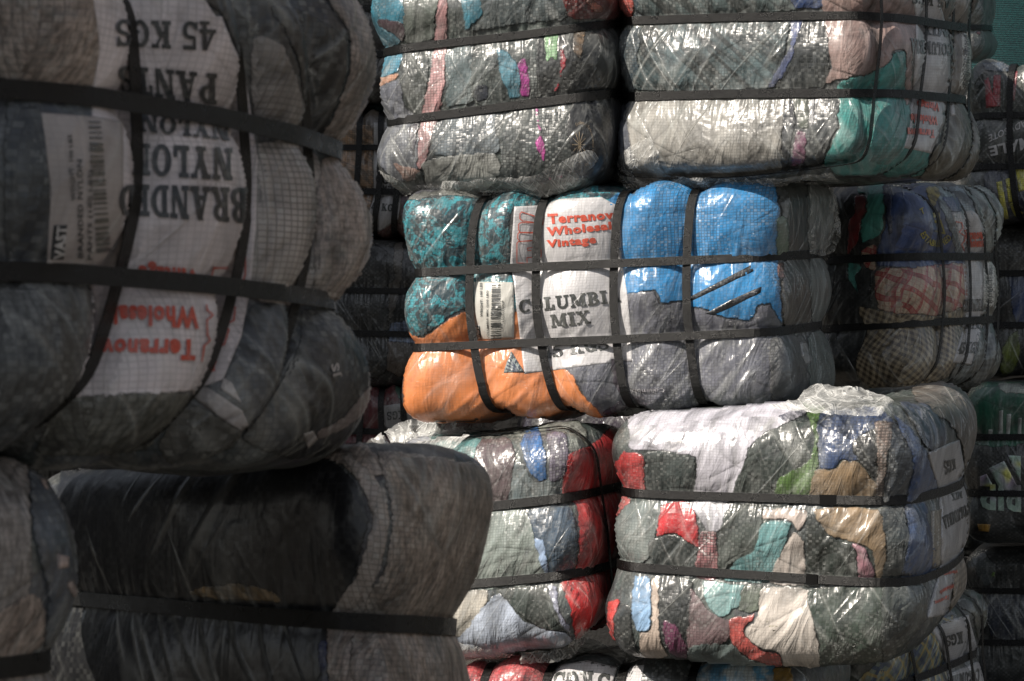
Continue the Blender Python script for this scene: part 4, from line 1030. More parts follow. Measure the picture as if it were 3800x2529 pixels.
# ================================================================== B4 : top middle bale
b = Bale('topmost bale with a pale pink scarf, teal and magenta clothes under clear film',
         ([(822, -45), (852, 122), (858, 283), (848, 450)], 6.3), ([(1392, -110), (1392, 57), (1396, 216), (1400, 445)], 6.1),
         ([(1500, -90), (1490, 60), (1490, 215), (1500, 410)], 6.85), color=(.13, .135, .13), cell=.0085, seed=3, r=.11,
         aface=.016, aedge=.034, belly=.02, group='bales in the upper tier')
b4 = b; b.gl = .72
many(b, 'Z4', [
 ('teal jacket', (.02, .18, .26), [(90, -60), (425, -60), (418, 300), (330, 360), (240, 420), (150, 420), (130, 200)], dict(haze=.12, crinkle=1.2)),
 ('dark maroon cloth', (.05, .025, .035), [(213, 135), (420, 180), (425, 335), (300, 245), (225, 205)], {}),
 ('olive grey cloth', (.15, .15, .125), [(410, -60), (690, -60), (650, 170), (655, 300), (430, 330)], dict(haze=.3, crinkle=1.4)),
 ('deep teal cloth', (.02, .17, .24), [(845, -60), (1025, -60), (1012, 120), (880, 245), (858, 100)], {}),
 ('slate cloth', (.11, .12, .125), [(1010, -60), (1650, -60), (1650, 150), (1300, 190), (1080, 220), (900, 250), (1010, 130)], dict(crinkle=1.5)),
 ('dark red cloth', (.13, .012, .012), [(1640, -60), (2100, -60), (2100, 140), (1700, 150), (1648, 100)], dict(haze=.05)),
 ('rust cloth', (.35, .09, .05), [(1760, -40), (1830, -30), (1940, 60), (1900, 110), (1840, 80)], dict(haze=.05)),
 ('teal jacket', (.02, .19, .29), [(190, 480), (290, 425), (405, 405), (382, 545), (235, 612), (190, 590)], dict(haze=.12)),
 ('tan hem', (.48, .245, .15), [(190, 615), (360, 558), (372, 602), (225, 690), (190, 690)], {}),
 ('lilac grey jacket', (.21, .185, .225), [(190, 680), (400, 600), (425, 800), (525, 885), (250, 980), (185, 820)], dict(haze=.2, crinkle=1.3)),
 ('charcoal cloth', (.05, .055, .05), [(400, 410), (470, 400), (600, 370), (610, 560), (560, 870), (480, 860), (420, 780), (380, 600)], dict(haze=.25, crinkle=1.8)),
 ('pale pink scarf', (.52, .27, .27), [(690, -60), (755, -60), (748, 350), (738, 560), (695, 850), (645, 1020), (590, 1230), (530, 1320), (490, 1260), (498, 1180), (530, 950), (600, 620), (642, 340), (650, 150)], dict(haze=.15, crinkle=1.1)),
 ('grey jacket', (.17, .20, .21), [(730, 400), (960, 350), (955, 770), (830, 810), (720, 830), (742, 600)], dict(crinkle=1.3)),
 ('woven grey film over dark cloth', (.12, .125, .12), [(955, 350), (1490, 270), (1470, 500), (1480, 740), (950, 810)], dict(weave=1.6, haze=.25)),
 ('navy cloth', (.02, .025, .04), [(950, 660), (1065, 650), (1055, 760), (960, 790)], dict(weave=1.2)),
 ('near black cloth', (.024, .024, .027), [(1450, 240), (2100, 200), (2100, 720), (1475, 760)], dict(haze=.06, weave=.6)),  # shadow on the right third put into the cloth colour
 ('soft blue garment', (.11, .32, .42), [(1115, 385), (1200, 400), (1300, 500), (1305, 740), (1218, 760), (1158, 600)], dict(weave=1.2)),
 ('magenta garment', (.45, .04, .30), [(1275, 488), (1352, 448), (1385, 725), (1308, 745), (1290, 600)], dict(haze=.1)),
 ('mint green garment', (.26, .48, .24), [(1488, 235), (1592, 220), (1600, 400), (1575, 505), (1547, 450), (1508, 505), (1480, 350)], dict(haze=.1)),
 ('red strip', (.50, .02, .045), [(1605, 398), (1652, 393), (1662, 480), (1612, 620), (1602, 690), (1555, 715), (1598, 600)], dict(haze=.06)),
 ('tan patterned cloth', (.19, .12, .065), [(1708, 230), (1797, 222), (1782, 400), (1760, 465), (1700, 400)], dict(pattern='tiger')),
 ('mauve grey jacket', (.20, .18, .215), [(190, 1000), (500, 935), (528, 1290), (400, 1400), (230, 1280), (190, 1050)], dict(haze=.2, crinkle=1.3)),
 ('dark blouse edge', (.04, .03, .05), [(455, 960), (535, 930), (500, 1180), (515, 1290), (455, 1130)], {}),
 ('rust pink hem', (.42, .24, .19), [(330, 1240), (520, 1290), (560, 1360), (430, 1390)], dict(haze=.25)),
 ('blue grey woven panel', (.13, .165, .19), [(655, 935), (1125, 875), (1155, 1150), (1000, 1210), (635, 1190)], dict(weave=1.2, haze=.2)),
 ('charcoal woven panel', (.085, .09, .09), [(1110, 890), (1710, 790), (1720, 1280), (1500, 1400), (1150, 1400), (1150, 1150)], dict(weave=1.8, haze=.22)),
 ('silvery film over pale cloth', (.40, .41, .38), [(560, 1230), (1100, 1160), (1160, 1330), (1000, 1500), (600, 1560), (560, 1350)], dict(weave=1.1, haze=.25, crinkle=1.5, pattern='silver')),
 ('black garment corner', (.03, .035, .035), [(480, 1350), (562, 1295), (600, 1500), (520, 1450)], {}),
 ('ink garment with a printed ring', (.022, .024, .032), [(1698, 780), (2100, 740), (2100, 1350), (1900, 1400), (1720, 1330), (1660, 1000)], dict(haze=.06, weave=.8)),
 ('magenta ribbon', (.68, .08, .42), [(1418, 788), (1442, 788), (1452, 950), (1500, 1100), (1500, 1262), (1455, 1190), (1408, 1110), (1440, 1030)], dict(haze=.06)),
 ('magenta hem', (.45, .03, .18), [(1520, 1345), (1650, 1345), (1655, 1362), (1530, 1370)], {}),
])
GOLD = cloth((.34, .25, .15), haze=.12)
cx_, cy_, rx_, ry_ = 1765, 1110, 88, 165
def ring(st):
    an = np.radians(118 - st[:, 0] * 190); r_ = .92 + st[:, 1] * .16
    return np.array(T('Z4', np.stack([cx_ + rx_ * r_ * np.cos(an), cy_ - ry_ * r_ * np.sin(an)], 1)))
b.text('Excellence in Environmental Conservation', [(0, 0)] * 4, GOLD, font='sans', bold=.01, curve=ring, step=14)
for a0 in range(0, 180, 30):
    c_, s_ = math.cos(R(a0)), math.sin(R(a0)); stroke(b, T('Z4', [(cx_ - 50 * c_ - 15, cy_ - 95 * s_), (cx_ + 50 * c_ - 15, cy_ + 95 * s_)]), 2.2, GOLD)
b.text('URBAN X', T('Z4', [(1530, 1320), (1750, 1270), (1745, 1235), (1525, 1285)]), GOLD, font='sans', bold=.02) if False else None

# ================================================================== B7 : right, blue established shirt and plaid
b = Bale('shaded bale with a blue ESTABLISHED shirt, red plaid shirt and brown gingham',
         ([(1850, 428), (1850, 602), (1850, 760), (1850, 900)], 7.0), ([(2105, 420), (2105, 590), (2105, 745), (2105, 905)], 6.8),
         ([(2328, 430), (2312, 594), (2316, 732), (2326, 885)], 7.55), color=(.10, .095, .085), cell=.0095, seed=4, r=.1,
         vB=[(2140, 2164, 2140), (2196, 2216, 2196), (2232, 2258, 2240), (2270, 2296, 2280)], aface=.016, aedge=.03, avf=.026, belly=.04, group='bales in the middle tier')
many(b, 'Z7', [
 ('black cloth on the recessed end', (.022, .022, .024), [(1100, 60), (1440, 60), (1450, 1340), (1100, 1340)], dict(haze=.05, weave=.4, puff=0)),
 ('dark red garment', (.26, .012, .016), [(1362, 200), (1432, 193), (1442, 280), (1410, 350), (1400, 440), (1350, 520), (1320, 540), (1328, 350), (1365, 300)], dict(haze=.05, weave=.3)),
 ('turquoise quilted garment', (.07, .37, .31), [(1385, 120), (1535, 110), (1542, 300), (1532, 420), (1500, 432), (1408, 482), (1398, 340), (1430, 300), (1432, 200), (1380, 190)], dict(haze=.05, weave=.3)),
 ('blue T-shirt', (.03, .07, .22), [(1530, 90), (1800, 80), (1900, 250), (2010, 560), (1980, 650), (1700, 622), (1510, 620), (1495, 560), (1500, 500), (1532, 400), (1545, 300)], dict(haze=.09, weave=.3, crinkle=1.2)),
 ('navy plaid strip of the shirt', (.02, .03, .10), [(1530, 100), (1570, 100), (1590, 400), (1560, 430), (1540, 300)], {}),
 ('turquoise ribbon', (.07, .33, .28), [(1328, 588), (1392, 588), (1412, 620), (1382, 690), (1412, 795), (1360, 730), (1323, 690)], dict(haze=.05, weave=.3)),
 ('brown gingham garment', (.1, .08, .05), [(1390, 840), (1510, 858), (1840, 890), (2010, 840), (2010, 1000), (1970, 1170), (1900, 1260), (1760, 1310), (1640, 1370), (1450, 1370), (1370, 1230), (1390, 1100), (1440, 990), (1395, 900)], dict(pattern='gingham', haze=.07, weave=.3)),
 ('red and cream plaid shirt', (.5, .4, .3), [(1488, 628), (1700, 612), (2010, 590), (2020, 700), (2000, 850), (1830, 897), (1510, 862), (1478, 700)], dict(pattern='plaid', haze=.07, weave=.3)),
 ('red and cream plaid cuff', (.5, .4, .3), [(1398, 512), (1502, 478), (1492, 642), (1430, 622), (1408, 560)], dict(pattern='plaid', haze=.07, weave=.3)),
])
many(b, 'Y3', [
 ('blue and white striped cloth', (.30, .32, .36), [(400, 170), (620, 160), (720, 260), (760, 420), (740, 600), (600, 600), (560, 460), (480, 280)], dict(pattern='diag', haze=.1)),
 ('grey gathered cloth', (.34, .33, .31), [(620, 150), (780, 150), (930, 240), (980, 400), (960, 610), (780, 610), (760, 400), (700, 250)], dict(pattern='diag', haze=.12, crinkle=1.4)),
 ('tan grey cloth', (.32, .28, .24), [(790, 630), (950, 630), (985, 800), (960, 960), (880, 1000), (770, 1000)], dict(pattern='diag', haze=.12)),
 ('dark checked cloth', (.10, .10, .10), [(770, 1030), (950, 1030), (950, 1170), (880, 1370), (750, 1460), (540, 1450), (600, 1300), (690, 1310)], dict(pattern='check', haze=.1, weave=.3)),
 ('yellow and blue chevron cloth', (.45, .36, .08), [(400, 170), (480, 165), (500, 240), (470, 300), (440, 300)], dict(pattern='diag')),
 ('navy band', (.03, .06, .18), [(500, 230), (620, 225), (640, 325), (560, 330), (510, 260)], {}),
])
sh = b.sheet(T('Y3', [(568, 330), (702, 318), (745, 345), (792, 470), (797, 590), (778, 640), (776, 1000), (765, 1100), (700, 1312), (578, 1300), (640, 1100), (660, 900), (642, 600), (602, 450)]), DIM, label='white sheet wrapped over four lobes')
tg = b.sheet(T('Y3', [(780, 640), (852, 645), (857, 800), (842, 940), (780, 935)]), PAPER, name='barcode_tag')
barcode(b, tg, T('Y3', [(808, 915), (832, 915), (832, 665), (812, 665)]), seed=9)
b.text('Terranova', T('Y3', [(652, 500), (772, 500), (765, 435), (648, 440)]), ORANGE_INK, font='sans', bold=.05, parent=sh)
b.text('Wholesale', T('Y3', [(668, 552), (785, 550), (780, 490), (662, 495)]), ORANGE_INK, font='sans', bold=.05, parent=sh)
b.text('COLUMBIA', T('Y3', [(640, 975), (775, 965), (778, 885), (645, 890)]), INK, parent=sh)
b.text('MIX', T('Y3', [(660, 1085), (755, 1085), (760, 1050), (665, 1045)]), INK, parent=sh)
b.text('45 KGS', T('Y3', [(605, 1245), (735, 1245), (755, 1165), (625, 1170)]), INK, parent=sh)
for ln in ([(595, 390), (630, 395), (640, 430), (615, 455), (650, 480), (650, 510), (630, 535), (655, 580)],): stroke(b, T('Y3', ln), 3, ORANGE_INK, parent=sh)
YEL = cloth((.42, .36, .03), haze=.06, weave=.3)
def arc_(st):
    an = np.radians(205 + st[:, 0] * 118); r_ = 1.0 - st[:, 1] * .30
    return np.array(T('Y3', np.stack([475 + 120 * r_ * np.cos(an), 405 - 145 * r_ * np.sin(an)], 1)))
b.text('ESTABLISHED', [(0, 0)] * 4, YEL, font='sans', bold=.03, curve=arc_)
b.text('T', T('Y3', [(375, 350), (400, 335), (385, 300), (360, 312)]), YEL, font='sans', bold=.03)
stroke(b, T('Y3', [(462, 450), (525, 462), (500, 380)]), 6, YEL); b.sheet(T('Y3', [(448, 335), (495, 330), (500, 395), (462, 400)]), YEL, name='printed_emblem')

# ================================================================== B9 : lower right bale of many colours
b = Bale('sunlit bale of mixed garments with a loose crest of clear film on top',
         ([(1368, 955), (1392, 1136), (1382, 1301), (1368, 1520)], 6.0), ([(2100, 938), (2100, 1158), (2100, 1346), (2085, 1550)], 5.75),
         ([(2264, 880), (2240, 1098), (2240, 1262), (2225, 1400)], 6.6), color=(.13, .135, .13), cell=.0075, seed=5, r=.11,
         aface=.016, aedge=.032, belly=.02, wrinkle=1.3, group='bales in the lower tier')
b9 = b
many(b, 'Y1', [
 ('grey checked cloth', (.10, .11, .105), [(250, 395), (525, 385), (525, 640), (262, 600)], dict(weave=1.4)),
 ('red garment', (.55, .045, .045), [(95, 480), (160, 380), (265, 398), (278, 560), (265, 605), (120, 600)], dict(haze=.12)),
 ('white lilac blouse', (.60, .58, .65), [(180, 160), (560, 110), (900, 70), (1090, 130), (1100, 190), (850, 330), (800, 400), (722, 640), (515, 640), (530, 415), (200, 375), (190, 300)], dict(haze=.2, weave=.5, crinkle=1.5)),
 ('dark green grey cloth', (.075, .085, .075), [(798, 385), (900, 275), (1155, 205), (1168, 330), (1105, 650), (718, 650)], dict(weave=1.3, crinkle=1.3)),
 ('green garment', (.10, .20, .04), [(1070, 120), (1175, 110), (1215, 200), (1165, 300), (1168, 465), (1125, 650), (935, 640), (955, 520), (1115, 425), (1138, 300)], dict(haze=.12)),
 ('blue denim garment', (.03, .06, .15), [(1165, 190), (1450, 150), (1560, 240), (1480, 350), (1370, 432), (1290, 432), (1242, 474), (1165, 465)], dict(crinkle=1.5)),
 ('black cloth', (.03, .03, .035), [(1340, 330), (1480, 260), (1470, 450), (1460, 530), (1370, 440)], dict(weave=1.3)),
 ('tan trousers', (.30, .205, .115), [(1145, 480), (1242, 470), (1292, 428), (1370, 428), (1445, 520), (1530, 650), (1125, 650)], dict(haze=.12, weave=.6)),
 ('beige waffle knit', (.42, .32, .27), [(1450, 235), (1556, 240), (1566, 330), (1525, 400), (1495, 640), (1448, 640), (1462, 450)], dict(pattern='knit', haze=.1)),
 ('grey and blue checked cloth', (.11, .13, .16), [(1540, 240), (1680, 330), (1700, 640), (1490, 650), (1525, 400)], dict(weave=1.3)),
 ('red garment', (.55, .06, .055), [(60, 700), (140, 615), (212, 637), (130, 722), (78, 810)], dict(haze=.15)),
 ('grey striped cloth', (.25, .26, .25), [(60, 800), (130, 705), (215, 640), (365, 650), (332, 800), (300, 935), (160, 990), (90, 920)], dict(haze=.25, weave=.9)),
 ('dark jacket', (.05, .06, .06), [(295, 830), (420, 812), (535, 880), (535, 1040), (335, 1010), (285, 900)], dict(weave=1.1)),
 ('scarlet garment', (.62, .012, .02), [(358, 655), (490, 645), (535, 700), (560, 875), (500, 862), (420, 812), (325, 818)], dict(haze=.07, weave=.6)),
 ('white garment', (.64, .63, .69), [(495, 648), (715, 655), (682, 780), (600, 812), (555, 750)], dict(haze=.1, weave=.5)),
 ('rose checked cloth', (.40, .14, .155), [(552, 795), (642, 800), (645, 1045), (525, 1030)], dict(weave=1.8)),
 ('dark olive striped cloth', (.115, .12, .105), [(708, 665), (880, 675), (845, 900), (700, 975), (690, 1040), (640, 1040), (648, 800)], dict(weave=1.2)),
 ('pale pink garment', (.55, .46, .41), [(885, 675), (1110, 680), (1095, 760), (1060, 805), (1010, 742), (878, 742)], dict(haze=.15, weave=.4)),
 ('powder teal garment', (.15, .34, .35), [(878, 750), (1022, 742), (1012, 830), (915, 1060), (680, 1050), (735, 940), (820, 900)], dict(haze=.12)),
 ('cream fleece', (.62, .54, .48), [(1040, 795), (1092, 850), (1102, 960), (1092, 1080), (905, 1060), (958, 920)], dict(haze=.1, weave=.4)),
 ('dark green cloth', (.05, .06, .05), [(1098, 690), (1150, 715), (1235, 825), (1352, 870), (1362, 1080), (1090, 1080), (1102, 900)], dict(weave=1.2)),
 ('camel coat', (.34, .235, .135), [(1138, 680), (1475, 685), (1515, 880), (1505, 1000), (1455, 1080), (1440, 900), (1352, 858), (1222, 820)], dict(haze=.12, weave=.4)),
 ('pink fluffy garment', (.64, .31, .38), [(1328, 848), (1402, 878), (1458, 1000), (1432, 1065), (1368, 1060), (1358, 920)], dict(haze=.06, weave=.1, puff=.012)),
 ('charcoal checked cloth', (.10, .105, .11), [(1475, 680), (1610, 670), (1650, 1080), (1470, 1085), (1512, 900)], dict(weave=1.3)),
 ('black cloth', (.028, .03, .032), [(340, 1035), (520, 1050), (505, 1260), (500, 1450), (400, 1450), (348, 1330)], dict(weave=1.3)),
 ('black cloth', (.035, .038, .04), [(105, 1240), (150, 1165), (205, 1190), (212, 1330), (250, 1450), (100, 1450)], dict(weave=1.2)),
 ('red garment', (.58, .05, .045), [(80, 1160), (152, 1148), (125, 1230), (112, 1400), (70, 1300)], {}),
 ('sky blue garment', (.30, .50, .76), [(218, 1030), (302, 1040), (302, 1300), (232, 1312), (198, 1200)], dict(haze=.08, weave=.3)),
 ('beige garment', (.56, .45, .37), [(302, 1045), (347, 1050), (352, 1330), (388, 1440), (255, 1450), (238, 1312), (302, 1300)], dict(haze=.1, weave=.4)),
 ('plum garment', (.16, .03, .09), [(368, 1250), (422, 1270), (482, 1350), (492, 1450), (400, 1420), (358, 1320)], {}),
 ('rose grey cloth', (.25, .16, .17), [(505, 1090), (600, 1200), (712, 1260), (702, 1360), (490, 1430)], dict(weave=1.2)),
 ('grey film fold', (.22, .24, .23), [(490, 1380), (720, 1370), (800, 1440), (985, 1492), (1000, 1560), (540, 1520)], dict(haze=.3)),
 ('pale aqua garment', (.20, .39, .39), [(565, 1050), (785, 1075), (762, 1182), (650, 1242), (588, 1182)], dict(haze=.15)),
 ('khaki garment', (.20, .20, .15), [(778, 1080), (885, 1085), (852, 1215), (748, 1202)], dict(haze=.2)),
 ('brick red garment', (.56, .10, .085), [(698, 1250), (850, 1218), (782, 1310), (872, 1402), (962, 1420), (985, 1500), (800, 1445), (718, 1370)], dict(haze=.1, weave=1.4)),
 ('cream jacket', (.63, .57, .51), [(878, 1080), (1115, 1090), (1142, 1230), (1172, 1400), (1200, 1560), (1000, 1520), (958, 1420), (868, 1400), (778, 1320), (848, 1228)], dict(haze=.1, weave=.5)),
 ('dark green checked cloth', (.085, .105, .08), [(1112, 1090), (1580, 1095), (1640, 1300), (1540, 1560), (1192, 1560), (1160, 1350)], dict(weave=1.5)),
])
b.sheet(T('Y1', [(890, 1250), (930, 1240), (962, 1296), (922, 1312)]), cloth((.26, .24, .14), weave=.6), name='sewn_label')
b.text('OUT', T('Y1', [(905, 1262), (945, 1300), (952, 1282), (918, 1245)]), WHITE, font='sans', bold=.02) if False else None
many(b, 'Y4', [
 ('blue cloth on the shaded side', (.05, .095, .22), [(150, 190), (260, 280), (335, 400), (385, 570), (330, 600), (335, 700), (385, 980), (300, 1060), (190, 1060), (230, 800), (210, 640), (255, 450)], dict(haze=.12, weave=.7, puff=.002)),
 ('taupe cloth', (.21, .175, .145), [(250, 60), (430, 10), (560, 30), (640, 110), (640, 350), (600, 500), (530, 510), (495, 330), (420, 230), (320, 200)], dict(haze=.25, crinkle=1.4, weave=.3)),
 ('navy and white cloth', (.06, .08, .13), [(180, 130), (330, 150), (420, 250), (440, 340), (340, 390), (270, 270)], dict(haze=.2, crinkle=1.6)),
 ('taupe cloth', (.20, .165, .13), [(535, 520), (630, 540), (625, 780), (590, 880), (530, 880)], dict(haze=.2, weave=.3)),
 ('patterned brown cloth', (.20, .16, .12), [(480, 940), (600, 900), (590, 1060), (520, 1200), (390, 1290), (250, 1330), (330, 1240), (430, 1220)], dict(haze=.15, pattern='check', weave=.3)),
 ('grey checked cloth', (.11, .11, .10), [(100, 1090), (330, 1080), (330, 1240), (200, 1400), (100, 1480)], dict(weave=1.3)),
])
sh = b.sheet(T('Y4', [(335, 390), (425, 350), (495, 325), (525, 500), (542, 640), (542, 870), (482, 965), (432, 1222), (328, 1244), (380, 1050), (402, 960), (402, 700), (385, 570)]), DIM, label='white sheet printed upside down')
b.sheet(T('Y4', [(354, 690), (402, 680), (396, 972), (354, 992)]), cloth((.42, .36, .28), haze=.15), name='paper_strip')
b.text('KGS', T('Y4', [(470, 418), (410, 430), (420, 505), (475, 470)]), INKS, parent=sh)
b.text('COLUMBIA', T('Y4', [(545, 648), (402, 722), (418, 790), (545, 705)]), INKS, parent=sh)
b.text('MIX', T('Y4', [(505, 590), (450, 605), (458, 640), (508, 625)]), INKS, parent=sh)
b.text('Vintage', T('Y4', [(485, 985), (415, 1010), (412, 1030), (480, 1010)]), ORANGE_INK, font='sans', bold=.04, parent=sh)
b.text('Wholesale', T('Y4', [(465, 1060), (392, 1100), (390, 1125), (462, 1085)]), ORANGE_INK, font='sans', bold=.04, parent=sh)
b.text('Terranova', T('Y4', [(440, 1120), (365, 1155), (365, 1178), (435, 1145)]), ORANGE_INK, font='sans', bold=.04, parent=sh)
OVER = cloth((.02, .02, .02), haze=.02, weave=.3, gloss=.4, rough=.3)
b.joint(0, 2200 + 1157 * .72, 2200 + 1255 * .72); b.joint(1, 2200 + 1083 * .72, 2200 + 1165 * .72)

# ================================================================== B8 : lower middle bale, red side
b = Bale('sunlit bale with a deep red side and pale blue shirt in its lower lobe',
         ([(840, 1010), (860, 1190), (860, 1362), (850, 1545)], 6.35), ([(1345, 948), (1345, 1143), (1345, 1322), (1340, 1500)], 5.98),
         ([(1520, 985), (1500, 1090), (1500, 1260), (1500, 1400)], 6.75), color=(.15, .15, .15), cell=.0085, seed=6, r=.12,
         vB=[(1367, 1385, 1410)], aface=.016, aedge=.032, belly=.03, wrinkle=1.3, group='bales in the lower tier')
b8 = b
many(b, 'Z8', [
 ('violet and blue garment', (.14, .18, .36), [(100, 200), (330, 70), (430, 60), (470, 290), (400, 420), (200, 400)], dict(haze=.3, crinkle=1.6)),
 ('teal garment', (.10, .28, .28), [(440, 100), (620, 60), (760, 60), (750, 230), (690, 360), (560, 420), (460, 300)], dict(haze=.15, crinkle=1.2)),
 ('maroon checked cloth', (.14, .09, .10), [(738, 200), (900, 190), (940, 300), (910, 480), (900, 600), (740, 600), (670, 450), (690, 350)], dict(weave=1.2)),
 ('pale knit at the top', (.30, .27, .23), [(740, 40), (1250, 50), (1330, 150), (1350, 250), (1240, 290), (1220, 180), (900, 195), (740, 205)], dict(haze=.25, pattern='fleck')),
 ('cobalt garment', (.02, .14, .40), [(990, 155), (1062, 135), (1115, 300), (1115, 420), (1065, 445), (980, 335), (960, 230)], dict(haze=.1)),
 ('grey silver cloth', (.20, .22, .235), [(930, 320), (980, 340), (1060, 445), (1120, 420), (1230, 400), (1245, 470), (1190, 520), (1000, 590), (880, 600), (900, 480)], dict(haze=.25, crinkle=1.5)),
 ('lavender checked cloth', (.19, .16, .23), [(1105, 145), (1225, 180), (1245, 400), (1130, 440), (1120, 300)], dict(weave=1.3)),
 ('red cloth', (.50, .014, .018), [(1235, 285), (1345, 240), (1500, 120), (1640, 400), (1560, 900), (1500, 1300), (1440, 1430), (1280, 1450), (1290, 1280), (1185, 1020), (1262, 965), (1290, 800), (1270, 580), (1185, 520)], dict(haze=.09, weave=.5, crinkle=1.2, puff=.002)),
 ('olive grey woven cloth', (.30, .30, .27), [(640, 620), (880, 590), (1012, 610), (1050, 740), (1112, 960), (1000, 1030), (640, 1050)], dict(haze=.25, weave=1.0, crinkle=1.2)),
 ('navy cloth', (.05, .085, .13), [(1008, 598), (1245, 580), (1292, 800), (1262, 955), (1180, 1010), (1118, 972), (1110, 850), (1038, 750)], dict(weave=1.2)),
 ('pale blue sliver', (.40, .55, .80), [(1038, 743), (1102, 780), (1122, 965), (1095, 962), (1058, 850)], dict(haze=.1, weave=.3)),
 ('cream cloth', (.50, .46, .39), [(560, 1080), (780, 1050), (750, 1200), (640, 1320), (520, 1300)], dict(haze=.3)),
 ('pale blue shirt', (.50, .57, .70), [(640, 1290), (740, 1150), (850, 1065), (1000, 1230), (1215, 1288), (1262, 1330), (1180, 1430), (1000, 1490), (600, 1540), (560, 1350)], dict(haze=.25, weave=.5, crinkle=1.1)),
 ('charcoal cloth', (.09, .10, .09), [(828, 1050), (1115, 1030), (1192, 1170), (1222, 1285), (1060, 1262), (960, 1192)], dict(weave=1.1)),
 ('lilac strip', (.38, .40, .54), [(1108, 1030), (1165, 1030), (1192, 1170), (1256, 1292), (1200, 1268)], {}),
])
many(b, 'Z8', [('deep red shirt', (.62, .01, .012), [(1250, 1050), (1380, 1010), (1500, 1200), (1430, 1380), (1290, 1400), (1240, 1200)], dict(haze=.05, weave=.4, crinkle=1.4))])

# ================================================================== B21 : dark bale in the gap
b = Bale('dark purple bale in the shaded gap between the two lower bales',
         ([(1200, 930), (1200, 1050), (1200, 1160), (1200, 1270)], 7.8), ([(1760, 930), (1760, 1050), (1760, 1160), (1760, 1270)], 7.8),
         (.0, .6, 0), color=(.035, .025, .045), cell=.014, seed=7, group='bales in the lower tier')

# ================================================================== B10 : bottom row
b = Bale('lowest sunlit bale cut by the bottom edge, with red cloth and an upside-down KGS sheet',
         ([(1030, 1512), (1040, 1700), (1040, 1880), (1030, 2085)], 6.2), ([(1840, 1512), (1840, 1710), (1840, 1890), (1840, 2110)], 6.0),
         (.22, .62, 0), color=(.14, .14, .14), cell=.0085, seed=8, r=.09,
         vA=[(1108, 1108, 1108), (1254, 1254, 1254), (1424, 1424, 1424), (1590, 1590, 1590)], aface=.016, aedge=.034, group='bales in the bottom tier')
many(b, 'Y6', [
 ('red cloth', (.52, .045, .055), [(60, 240), (210, 230), (205, 380), (60, 380)], {}),
 ('red cloth', (.52, .045, .055), [(215, 250), (300, 235), (440, 235), (475, 290), (440, 380), (190, 380)], {}),
 ('grey striped cloth', (.12, .12, .12), [(475, 300), (620, 225), (780, 230), (745, 310), (700, 300), (560, 280)], dict(weave=1.1)),
 ('black striped cloth', (.10, .10, .105), [(740, 300), (850, 235), (1040, 235), (1050, 380), (820, 380)], dict(pattern='diag', weave=1.2)),
 ('blue tie-dyed garment', (.06, .32, .55), [(1040, 400), (1035, 290), (1140, 245), (1340, 250), (1380, 380)], dict(pattern='tiedye')),
 ('mustard garment', (.60, .33, .02), [(1355, 300), (1425, 300), (1445, 380), (1368, 380)], {}),
])
sh = b.sheet(T('Y6', [(445, 390), (478, 320), (505, 290), (620, 272), (738, 300), (715, 390)]), WHITE, label='white sheet printed upside down')
b.text('KGS', T('Y6', [(645, 312), (495, 318), (480, 400), (640, 400)]), INK, parent=sh)
b.text('5', T('Y6', [(710, 325), (665, 320), (655, 400), (700, 400)]), INK, parent=sh)
b.sheet(T('Y6', [(738, 390), (780, 300), (850, 290), (832, 390)]), WHITE, name='white_patch')
b.text('R', T('Y6', [(700, 345), (676, 345), (680, 312), (700, 312)]), cloth((.5, .02, .02)), font='sans', bold=.05) if False else None

# ================================================================== B11 : bottom right
b = Bale('shaded bottom right bale with a yellow checked shirt and an upside-down KGS sheet',
         ([(1560, 1500), (1560, 1650), (1560, 1800), (1560, 1960)], 6.95), ([(2035, 1430), (2040, 1590), (2040, 1750), (2035, 1910)], 6.65),
         ([(2298, 1335), (2278, 1488), (2282, 1640), (2295, 1790)], 7.5), color=(.12, .12, .11), cell=.010, seed=9, r=.1,
         vB=[(2075, 2106, 2110), (2140, 2172, 2180), (2200, 2226, 2230), (2250, 2266, 2268)], aface=.016, aedge=.032, belly=.035, group='bales in the bottom tier')
many(b, 'Y4', [
 ('yellow and blue checked shirt', (.2, .2, .1), [(-60, 1620), (60, 1480), (240, 1350), (360, 1240), (430, 1500), (440, 1620)], dict(pattern='yellowcheck', haze=.1, weave=.2, puff=0)),
 ('teal checked scarf', (.05, .12, .12), [(350, 1240), (480, 1220), (460, 1260), (360, 1290)], dict(pattern='yellowcheck', haze=.1)),
 ('dark green cloth', (.075, .085, .055), [(480, 1170), (560, 1020), (700, 1080), (720, 1250), (690, 1420), (600, 1420), (560, 1230)], dict(haze=.12, crinkle=1.4, weave=.3)),
 ('grey cloth', (.17, .15, .13), [(630, 1450), (720, 1420), (720, 1620), (650, 1620)], dict(haze=.2)),
])
sh = b.sheet(T('Y4', [(350, 1292), (470, 1245), (545, 1225), (592, 1400), (440, 1496), (400, 1380)]), DIM, label='white sheet printed upside down')
sh2 = b.sheet(T('Y4', [(440, 1530), (640, 1445), (660, 1620), (450, 1640)]), DIM, label='lower part of the white sheet')
b.text('KGS', T('Y4', [(512, 1308), (425, 1335), (430, 1390), (515, 1370)]), INK, parent=sh)
b.text('COLUMBIA', T('Y4', [(600, 1500), (440, 1545), (446, 1625), (600, 1570)]), INK, parent=sh2)

